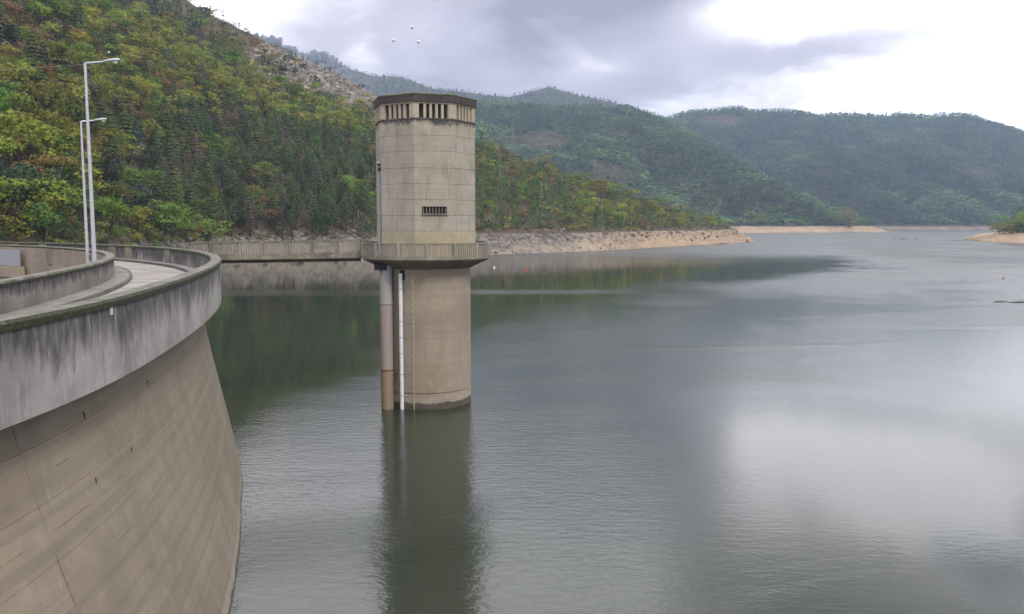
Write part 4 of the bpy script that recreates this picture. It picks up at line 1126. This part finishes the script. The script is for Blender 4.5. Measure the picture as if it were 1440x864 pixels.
for t in pines + broads:
    nm = 'pine_tree' if t[4] in ('pine', 'young') else 'broadleaf_tree'
    zc, zr_ = zone(t[6], t[7])
    lab = '%s %s %s, %s' % (size_word(t), LOOK[t[8]], zr_, zc)
    place_tree(nm, SHAPE[t[4]], t[0], t[1], t[2], t[3], t[5], lab, 'tree', '%ss %s, %s' % (LOOK[t[8]], zr_, zc), SPREAD[t[4]])
chosen = set(id(t) for t in pines + broads)
rest = [t for t in trees if id(t) not in chosen]
lowlist, lowidx = [], {}
for kd in LOW:
    for q in range(5):
        lowidx[(kd, q)] = len(lowlist); lowlist.append(LOW[kd][q])
scatter('woods', [(t[0], t[1], t[2], t[3], SPREAD[t[4]], lowidx[(SHAPE[t[4]], random.randrange(5))], t[5]) for t in rest], 'mixed pine and broadleaf wood covering the near hillside', lowlist)
# undergrowth between the trees: heath, bramble and broom
x, y, u_, z = grid_points(A, -420, 170, 90, 640, 2.9, rngA)
pu, pv = project(x, y, z); und = []
rkv = rock_a(pu, pv, None)
for i in range(len(x)):
    if z[i] < np.interp(u_[i], *A.bank_u) - 0.2 or pu[i] < -200: continue
    if rkv[i] > 0.35 and rngA.random() < 0.80: continue
    if pu[i] > 655:
        tn = rngA.choice(['young', 'heath', 'yellow', 'bush'], p=[.52, .16, .14, .18])
        und.append((x[i], y[i], z[i] - 0.2, rngA.uniform(1.6, 3.4) * (0.75 if pu[i] > 950 else 1), rngA.uniform(1.0, 1.6), lowidx[('young' if tn == 'young' else 'shrub', random.randrange(5))], jit(TINT[tn], rngA, 0.22))); continue
    tn = rngA.choice(['heath', 'bush', 'orange', 'young'], p=[.36, .34, .14, .16])
    h = rngA.uniform(0.7, 1.7) * (0.7 if pu[i] > 950 else 1)
    if pu[i] < 335 and pv[i] > 270:
        kd = rngA.choice(['broadleaf', 'evergreen']); tn = rngA.choice(['green', 'yellow', 'bush', 'evergreen', 'orange'], p=[.30, .18, .22, .18, .12])
        und.append((x[i], y[i], z[i] - 0.5, rngA.uniform(2.2, 5.0), rngA.uniform(1.0, 1.5), lowidx[(kd, random.randrange(5))], jit(TINT[tn], rngA, 0.25))); continue
    und.append((x[i], y[i], z[i] - 0.1, h, rngA.uniform(0.9, 1.5), lowidx[('shrub', random.randrange(5))], jit(TINT[tn], rngA, 0.3)))
x, y, u_, z = grid_points(A, -330, -60, 90, 265, 2.3, rngA)
pu, pv = project(x, y, z)
for i in range(len(x)):
    if -60 < pu[i] < 335 and pv[i] > 285 and z[i] > np.interp(u_[i], *A.bank_u) - 0.5:
        tn = rngA.choice(['green', 'yellow', 'bush', 'evergreen', 'heath'], p=[.30, .16, .26, .18, .10])
        und.append((x[i], y[i], z[i] - 0.4, rngA.uniform(1.5, 3.2), rngA.uniform(1.1, 1.6), lowidx[('evergreen', random.randrange(5))], jit(TINT[tn], rngA, 0.25)))
scatter('undergrowth', und, 'low heath and bramble undergrowth on the near hillside', lowlist)

# -- trees that stand out one by one
def at_px(H, u, v): return H.ground(u, v)
STAND = [  # hill, column, row of the foot, height in px, shape, tint, spread, label
    (A, 264, 345, 50, 'evergreen', (0.20, 0.29, 0.06), 1.3, 'bright light green bushy tree behind the outer parapet where the footbridge starts'),
    (A, 294, 347, 42, 'evergreen', (0.22, 0.30, 0.07), 1.5, 'pale green spreading bush next to the footbridge end, lowest on the shore'),
    (A, 236, 340, 54, 'broadleaf', (0.18, 0.28, 0.05), 1.2, 'fresh green tree left of the pale green bushes behind the dam road'),
    (A, 70, 338, 66, 'broadleaf', (0.29, 0.31, 0.05), 0.95, 'tall yellow green tree just left of the two street lamps behind the far parapet'),
    (A, 150, 338, 60, 'broadleaf', (0.17, 0.28, 0.045), 0.95, 'vivid green tree directly right of the street lamp poles'),
    (A, 192, 300, 66, 'evergreen', (0.028, 0.052, 0.036), 0.85, 'blackish green evergreen on the slope right of the street lamps'),
    (A, 38, 150, 34, 'broadleaf', (0.21, 0.22, 0.03), 1.2, 'bright yellow crowned tree high on the left slope near the picture edge'),
    (A, 255, 275, 26, 'broadleaf', (0.23, 0.22, 0.028), 1.3, 'bright yellow shrubby tree at the left border of the pine stand'),
    (A, 245, 262, 34, 'broadleaf', (0.20, 0.13, 0.03), 1.2, 'orange yellow tree above the bright yellow one beside the pine stand'),
    (A, 312, 325, 26, 'broadleaf', (0.17, 0.12, 0.04), 1.3, 'russet bush under the pines left of the footbridge middle'),
    (A, 455, 335, 48, 'evergreen', (0.030, 0.070, 0.026), 0.8, 'deep green dense tree at the bank above the footbridge'),
    (A, 875, 314, 28, 'broadleaf', TINT['bright'], 0.9, 'bright lime green tree on the wooded point right of the tower'),
    (A, 832, 292, 22, 'broadleaf', (0.29, 0.34, 0.05), 1.3, 'lime green low crowned tree under the russet tree on the wooded point'),
    (A, 915, 288, 19, 'broadleaf', (0.29, 0.35, 0.06), 1.4, 'light green round tree on the crest of the low wooded point'),
    (A, 842, 280, 27, 'broadleaf', (0.17, 0.13, 0.045), 1.1, 'russet tree rising above its neighbours on the wooded point'),
    (A, 765, 240, 22, 'broadleaf', (0.28, 0.27, 0.06), 1.1, 'yellow tree on the ridge right of the tower beside bare trunks'),
    (A, 800, 244, 20, 'broadleaf', (0.17, 0.14, 0.05), 1.2, 'brownish tree on the ridge right of the tower'),
    (E_, 1403, 329, 24, 'evergreen', (0.20, 0.24, 0.05), 1.7, 'light green bush nearest the tip of the sandy spit'),
    (E_, 1418, 328, 36, 'evergreen', (0.17, 0.26, 0.045), 1.3, 'bright green bush in the middle of the clump on the sandy spit'),
    (E_, 1436, 327, 43, 'evergreen', (0.18, 0.27, 0.045), 1.25, 'bright green bush at the right picture edge on the sandy spit'),
    (E_, 1411, 328, 20, 'evergreen', (0.19, 0.17, 0.06), 1.6, 'brownish low bush under the bright green ones on the sandy spit'),
    (E_, 1428, 327, 26, 'evergreen', (0.10, 0.16, 0.05), 1.5, 'darker green low bush in front on the sandy spit'),
    (E_, 1433, 322, 45, 'evergreen', (0.10, 0.12, 0.04), 1.0, 'olive tree behind the bright green bushes on the sandy spit'),
    (E_, 1458, 322, 48, 'evergreen', (0.10, 0.13, 0.04), 1.2, 'olive green tree mostly beyond the right picture edge'),
    (E_, 1452, 326, 40, 'evergreen', (0.16, 0.24, 0.04), 1.3, 'green bush mostly beyond the right picture edge'),
    (B, 1192, 319, 30, 'evergreen', (0.20, 0.175, 0.07), 1.5, 'large round russet tree on the far shore below the dark hill'),
    (B, 1172, 320, 20, 'broadleaf', (0.15, 0.16, 0.035), 1.2, 'small yellow green tree left of the large round russet tree on the far shore'),
]
for (H, u, v, hp, kd, tint, sp, lab) in STAND:
    x, y, z = H.ground(u, v)
    if H is E_: z -= 0.2 * hp * y / FPX
    place_tree('broadleaf_tree', kd, x, y, z - 0.3, hp * y / FPX * 1.05, tint, lab, 'tree', None, sp)
# bare pale trunks
def bare_tree(u, v, hp, label, top=0.15):
    x, y, z = A.ground(u, v); h = hp * y / FPX; r = max(0.06, 0.00042 * y); rng = np.random.default_rng(int(u * 7 + v))
    o = empty('bare_tree', (x, y, z), label, 'tree', 'bare pale trunks on the hillside')
    lean = rng.normal(0, 0.03)
    part('trunk', tube([(x, y, z - 0.3), (x + lean * h * 0.6, y, z + h * 0.6), (x + lean * h, y, z + h)], [r, r * 0.8, r * 0.35], 6), M_PALEBARK, o)
    for k in range(5):
        a = rng.uniform(0, 6.28); s_ = rng.uniform(0.5, 0.95); b = Vector((x + lean * h * s_, y, z + h * s_)); e = b + Vector((math.cos(a), math.sin(a), 0.6)) * h * rng.uniform(0.08, 0.16)
        part('branch', tube([b, e], [r * 0.35, r * 0.12], 4), M_PALEBARK, o)
for (u, v, hp, lab) in ((505, 308, 22, 'pale leaning bare trunk close to the left edge of the tower'), (512, 318, 18, 'pale bare trunk just below the leaning one by the tower'),
                        (519, 317, 8, 'short pale bare stem nearest the tower edge'), (473.5, 297, 18, 'thin pale bare trunk in the pines above the footbridge end'),
                        (268, 280, 25, 'pale bare trunk beside the bright yellow tree'), (279, 283, 30, 'second pale bare trunk right of the bright yellow tree'),
                        (703, 256, 38, 'tall pale bare trunk right of the tower'), (761, 276, 20, 'left one of two short pale trunks on the young pine slope'),
                        (767, 279, 22, 'right one of two short pale trunks on the young pine slope'), (790, 264, 18, 'grey bare trunk near the ridge right of the tower'),
                        (845, 308, 24, 'pale bare trunk below the russet tree on the wooded point'), (778, 256, 16, 'small grey trunk near the ridge right of the tower'),
                        (887, 325, 14, 'short pale stem at the bank edge of the wooded point')):
    bare_tree(u, v, hp, lab)
for (u, v, hp, lab) in ((286, 9, 14, 'dark scraggy tree highest on the left skyline'), (325, 32, 17, 'thin scraggy tree standing alone on the left skyline'), (346, 43, 10, 'small scraggy tree lowest on the left skyline')):
    x, y, z = A.ground(u, v); h = hp * y / FPX
    o = empty('bare_tree', (x, y, z), lab, 'tree', 'scraggy trees on the skyline')
    part('trunk', tube([(x, y, z - 0.5), (x + 0.1, y, z + h * 0.6), (x - 0.1, y, z + h)], [0.16, 0.12, 0.05], 6), M_BARK, o)
    rng = np.random.default_rng(int(u)); n = 26
    C_ = np.stack([rng.normal(0.2, 0.45, n), rng.normal(0, 0.4, n), rng.uniform(0.45, 1.0, n) * h], 1) + (x, y, z)
    V, F = leaf_quads(C_, rng.normal(0, 1, (n, 3)), 0.42, rng)
    c_ = part('crown', (V.tolist(), F.tolist()), M_LEAF, o); c_.color = (0.05, 0.05, 0.03, 1)

# -- woods of the hills farther off
def far_woods(H, name, label, x0, x1, y0, y1, step, hr, pal, seed, keep, umin, umax, tmin=0.03):
    rng = np.random.default_rng(seed)
    x, y, u, z = grid_points(H, x0, x1, y0, y1, step, rng, tmin, 1.12)
    pu, pv = project(x, y, z)
    pn = fbm(x / 120.0, y / 120.0, seed, 4); pn2 = fbm(x / 45.0, y / 45.0, seed + 5, 3)
    it = []
    for i in range(len(x)):
        if not (umin < pu[i] < umax) or z[i] < H.foot_z + H.bank + 0.4: continue
        bare = keep(pu[i], pv[i], pn[i], pn2[i])
        if rng.random() < bare: continue
        p_ = pn2[i] + rng.normal(0, 0.07)
        c = pal[0] if p_ < 0.52 else (pal[1] if p_ < 0.60 else pal[2])
        if bare > 0.25: c = pal[3]
        h = rng.uniform(*hr) * (0.5 if bare > 0.25 else 0.82)
        c_s = c
        tone = 0.72 + 0.75 * np.clip((pn[i] - 0.34) / 0.34, 0, 1)          # stands of different age
        it.append((x[i], y[i], z[i] - 0.3, h, rng.uniform(1.8, 2.8), random.randrange(5) if c in pal[:2] else 5 + random.randrange(3), jit(tuple(q * tone for q in c), rng, 0.16)))
    return scatter(name, it, label, FARLOW)
PAL_B = ((0.060, 0.124, 0.056), (0.080, 0.150, 0.058), (0.122, 0.190, 0.064), (0.16, 0.125, 0.070))
def keep_b(u, v, n, n2):
    g = float(np.exp(-((u - 760) / 60) ** 2 - ((v - 200) / 20) ** 2)) * 0.6 + float(np.exp(-((u - 860) / 40) ** 2 - ((v - 245) / 20) ** 2)) * 0.5
    return g * 0.6 + 0.02
far_woods(B, 'woods', 'dark pine wood covering the hill behind the tower', -260, 560, 780, 1700, 7.0, (9, 14), PAL_B, 61, keep_b, 640, 1262)
PAL_C = ((0.060, 0.090, 0.046), (0.075, 0.105, 0.050), (0.100, 0.125, 0.055), (0.12, 0.10, 0.07))
PAL_D = ((0.050, 0.110, 0.060), (0.063, 0.128, 0.062), (0.090, 0.152, 0.064), (0.17, 0.12, 0.07))
def keep_d(u, v, n, n2):
    g = float(np.exp(-((u - 1020) / 50) ** 2 - ((v - 172) / 12) ** 2)) * 0.6 + float(np.exp(-((u - 1375) / 40) ** 2 - ((v - 245) / 12) ** 2)) * 0.6
    g += float(np.exp(-((u - 1300) / 70) ** 2 - ((v - 170) / 8) ** 2)) * 0.4 + float(np.exp(-((u - 1230) / 30) ** 2 - ((v - 205) / 16) ** 2)) * 0.4
    return g * 0.6 + 0.02
far_woods(D, 'woods', 'blue green pine wood covering the broad hill at the right', 150, 1600, 1380, 2440, 8.6, (11, 17), PAL_D, 62, keep_d, 900, 1475)
far_woods(C, 'woods', 'scattered trees on the distant rocky ridge', -900, 500, 2150, 2620, 11, (8, 14), PAL_C, 63, lambda u, v, n, n2: 0.24 if u < 520 else 0.05, 345, 940)

# ------------------------------------------------------------------ rocks
def rock_geo(rng, sub=1, ang=0.35):
    bm = bmesh.new(); bmesh.ops.create_icosphere(bm, subdivisions=sub, radius=1.0)
    axs = rng.normal(0, 1, (5, 3)); axs /= np.linalg.norm(axs, axis=1, keepdims=True); lim = rng.uniform(0.45, 0.85, 5)
    for v in bm.verts:
        c = np.array(v.co)
        for a_, l_ in zip(axs, lim):                # cut flat facets, as weathered granite splits
            dd = c @ a_
            if dd > l_: c = c - a_ * (dd - l_)
        v.co = Vector(c * (1 + rng.normal(0, 0.05)))
    V = np.array([v.co[:] for v in bm.verts]); F = np.array([[q.index for q in f.verts] for f in bm.faces]); bm.free()
    return V, F
ROCKS = [rock_geo(np.random.default_rng(70 + i)) for i in range(6)]
rngR = np.random.default_rng(8); items = []
x, y, u_, z = grid_points(A, -330, 170, 90, 600, 1.7, rngR, 0.0, 1.0)
pu, pv = project(x, y, z); rkv = rock_a(pu, pv, None); big_rocks = []
for i in range(len(x)):
    band = 0.2 < z[i] < 9.6
    pr = 0.0
    if band: pr = 0.16 + (0.35 if z[i] > 5.5 else 0) + (0.35 if z[i] < 1.0 else 0)
    elif rkv[i] > 0.35: pr = 0.30 * min(1, rkv[i])
    if rngR.random() < pr:
        s_ = 0.3 + 1.0 * rngR.random() ** 2.2 if band else rngR.uniform(0.5, 1.7)
        if not band and rngR.random() < 0.05: s_ *= 1.7
        k = rngR.uniform(0.6, 1.25); base = ((0.40, 0.35, 0.29) if rngR.random() < 0.35 else (0.25, 0.21, 0.175)) if not band else ((0.22, 0.195, 0.17) if z[i] > 5.0 else ((0.13, 0.11, 0.08) if z[i] < 1.0 else (0.33, 0.275, 0.21)))
        rec = (x[i], y[i], z[i], s_, rngR.uniform(0.9, 1.5), rngR.integers(6), tuple(k * b for b in base))
        if 670 < pu[i] < 1000 and band and s_ > 0.90 and len(big_rocks) < 24: big_rocks.append((rec, pu[i]))
        else: items.append(rec)
def rock_mat_attr():
    m, t, p = new_mat('loose_stone'); P = t.pos(); n = t.noise(P, 2.0, 4, 0.7)
    c = t.mix(t.sm(n, 0.35, 0.65), t.mix(0.55, t.attr('tint', 'Color'), (0.05, 0.045, 0.04)), t.attr('tint', 'Color'))
    t.put(p.inputs['Base Color'], c); p.inputs['Roughness'].default_value = 0.9; return m
M_STONE = rock_mat_attr()
scatter('rubble', items, 'loose granite blocks on the bank and the scree of the near hillside', ROCKS, M_STONE)
rock_me = [mesh_data('boulder', V.tolist(), F.tolist(), M_ROCK) for V, F in ROCKS]
for (x_, y_, z_, s_, sp, q, _), u in big_rocks:
    o = link_mesh('boulder', rock_me[q], None, (x_, y_, z_ - 0.2), rngR.uniform(0, 6.28)); o.scale = (s_ * sp, s_, s_ * 0.8)
    tag(o, 'weathered granite boulder on the pale bank right of the tower', 'rock', 'boulders on the bank right of the tower')
# pinnacles of the distant ridge
def crag(u, vbase, wpx, hpx, seed, label):
    rng = np.random.default_rng(seed); y = 2470.0; x = (u - 720) / FPX * y; s = y / FPX
    zb = CAMZ + tan_el(vbase) * y; gs = []
    nb = 9
    for k in range(nb):
        V, F = rock_geo(rng, 2, 0.3)
        V = np.sign(V) * np.abs(V) ** 0.55                     # squared joints of weathered granite
        fx = (k + 0.5) / nb - 0.5 + rng.uniform(-0.04, 0.04)
        hh = hpx * s * rng.uniform(0.55, 1.0) * (1.05 - 0.8 * abs(fx)); ww = wpx * s * rng.uniform(0.07, 0.13)
        V = V * (ww, ww * 1.5, hh * 0.62) + (x + fx * wpx * s, y + rng.uniform(-15, 15), zb + hh * 0.25); gs.append((V.tolist(), F.tolist()))
    V, F = join(*gs); o = empty('crag', (x, y, zb), label, 'rock outcrop', 'rock pinnacles on the distant ridge')
    for g in gs: part('rock_block', g, M_CRAG, o)
crag(366, 56, 18, 15, 1, 'narrow leftmost rock pinnacle on the distant ridge, touching the near slope')
crag(389, 60, 30, 15, 2, 'pointed rock pinnacle second from the near slope on the distant ridge')
crag(413, 72, 22, 14, 3, 'flat topped rock block between the two largest crags on the distant ridge')
crag(456, 84, 26, 19, 4, 'large blocky crag with a square top on the distant ridge')
crag(473, 92, 16, 21, 5, 'rounded crag leaning against the right side of the square topped crag')
x_, y_, z_ = A.ground(303, 22)
o = link_mesh('boulder', rock_me[2], None, (x_, y_, z_ + 1.2), 0.4); o.scale = (2.6, 2.2, 3.6); tag(o, 'upright grey boulder on the skyline at upper left', 'rock')
# low shoals breaking the lake surface
for (u, v, wx, lab) in ((1274, 337, 6.5, 'thin dark rock shoal in the far water left of the sandy spit'), (1437, 425, 3.0, 'dark flat rock just breaking the water at the right picture edge'), (1345, 338.5, 5.5, 'low dark stone bar off the tip of the sandy spit')):
    X_, Y_ = level(u, v, 0.0); V, F = rock_geo(np.random.default_rng(int(u)), 2)
    gs = [((V * (wx * k, wx * 0.6 * k, 0.35 + 0.02 * wx) + (X_ + ox, Y_ + oy, -0.1)).tolist(), F.tolist()) for k, ox, oy in ((1, 0, 0), (0.5, -wx * 1.1, 0.5), (0.4, wx * 1.2, -0.4))]
    o = empty('shoal', (X_, Y_, 0), lab, 'rock')
    for g in gs: part('rock', g, M_CRAG, o)

# ------------------------------------------------------------------ floats, marker balls and cables
def buoy(u, v, r, mat, label):
    X_, Y_ = level(u, v + 2, 0.0); o = empty('buoy', (X_, Y_, 0), label, 'buoy')
    part('float', (lambda V, F: ([tuple(np.array(p) * (r, r, r * 0.9) + (X_, Y_, r * 0.35)) for p in V], F.tolist()))(*(lambda b: b)(_sph())), mat, o, True)
    part('neck', tube([(X_, Y_, r * 1.1), (X_, Y_, r * 1.5)], [r * 0.35, r * 0.2], 8), mat, o)
    part('ring', tube([(X_, Y_, r * 1.5), (X_, Y_, r * 1.65)], [r * 0.12, r * 0.12], 6), M_STEEL, o)
def _sph(sub=2):
    bm = bmesh.new(); bmesh.ops.create_icosphere(bm, subdivisions=sub, radius=1.0)
    V = np.array([v.co[:] for v in bm.verts]); F = np.array([[q.index for q in f.verts] for f in bm.faces]); bm.free(); return V, F
buoy(739, 377, 0.48, M_RED, 'red round buoy floating right of the tower below the rocky bank')
buoy(1411, 390, 0.26, M_RED, 'tiny red buoy far out near the right picture edge')
buoy(695, 375, 0.30, M_BALL, 'small white float between the tower and the red buoy')
SV, SF = _sph(3)
def cable(u, v, dist, label, r=0.30):
    dx_, dy_, dz_ = ray(u, v); p = Vector((dx_, dy_, dz_)) * (dist / dy_) + Vector((0, 0, CAMZ))
    CD = Vector((dx_, dy_, 0)).normalized()          # the power line runs level, straight away over the valley
    pts = [p + CD * s + Vector((0, 0, 0.00010 * s * s)) for s in (-220, -160, -110, -60, -30, 0, 40, 90, 160)]
    o = part('overhead_cable', tube(pts, 0.003, 4), M_WIRE); tag(o, 'thin overhead cable carrying the ' + label, 'cable', 'thin overhead cables of the power line')
    b = empty('marker_ball', p - Vector((0, 0, 0.0)), label, 'marker ball', 'white warning balls on the overhead cables')
    part('ball', ((SV * r + tuple(p)).tolist(), SF.tolist()), M_BALL, b, True)
    part('seam', (lambda V, F: (V, F))(*tube([p - CD * 0.02, p + CD * 0.02], r * 1.03, 20)), M_STEEL, b)
    part('clamp', tube([p - CD * (r + 0.08), p + CD * (r + 0.08)], 0.05, 6), M_STEEL, b)
cable(553.5, 57, 160, 'white warning ball left of the three in the sky')
cable(580, 38.5, 160, 'white warning ball topmost of the three in the sky')
cable(588.5, 59, 160, 'white warning ball lower right of the three in the sky')
cable(153, 74, 240, 'single white warning ball above the lamp head on the left', 0.28)
lt = Vector((lamp1.location.x, lamp1.location.y, CAMZ + tan_el(91) * lamp1.location.y))
wv = [lt + Vector((-1, 0.35, 0.015)).normalized() * s for s in (0.06, 6, 12, 18, 26)]
tag(part('wire', tube([p - Vector((0, 0, 0.04 * math.sin(i / 4 * math.pi))) for i, p in enumerate(wv)], 0.006, 5), M_WIRE), 'thin pale wire running left from the top of the nearer street lamp', 'wire')

# ------------------------------------------------------------------ air
def haze():
    m = bpy.data.materials.new('haze_air'); m.use_nodes = True; m.node_tree.nodes.clear()
    t = NT(m.node_tree); v = t.n('ShaderNodeVolumePrincipled'); o = t.n('ShaderNodeOutputMaterial')
    v.inputs['Color'].default_value = (0.58, 0.76, 1.0, 1); v.inputs['Density'].default_value = HAZE; v.inputs['Anisotropy'].default_value = 0.2
    t.t.links.new(v.outputs[0], o.inputs['Volume'])
    b = part('haze', box((400, 1800, 299), (4600, 4600, 341)), m); tag(b, kind='stuff', label='thin bluish air between the hills'); b.display_type = 'WIRE'
HAZE = 0.00019
haze()
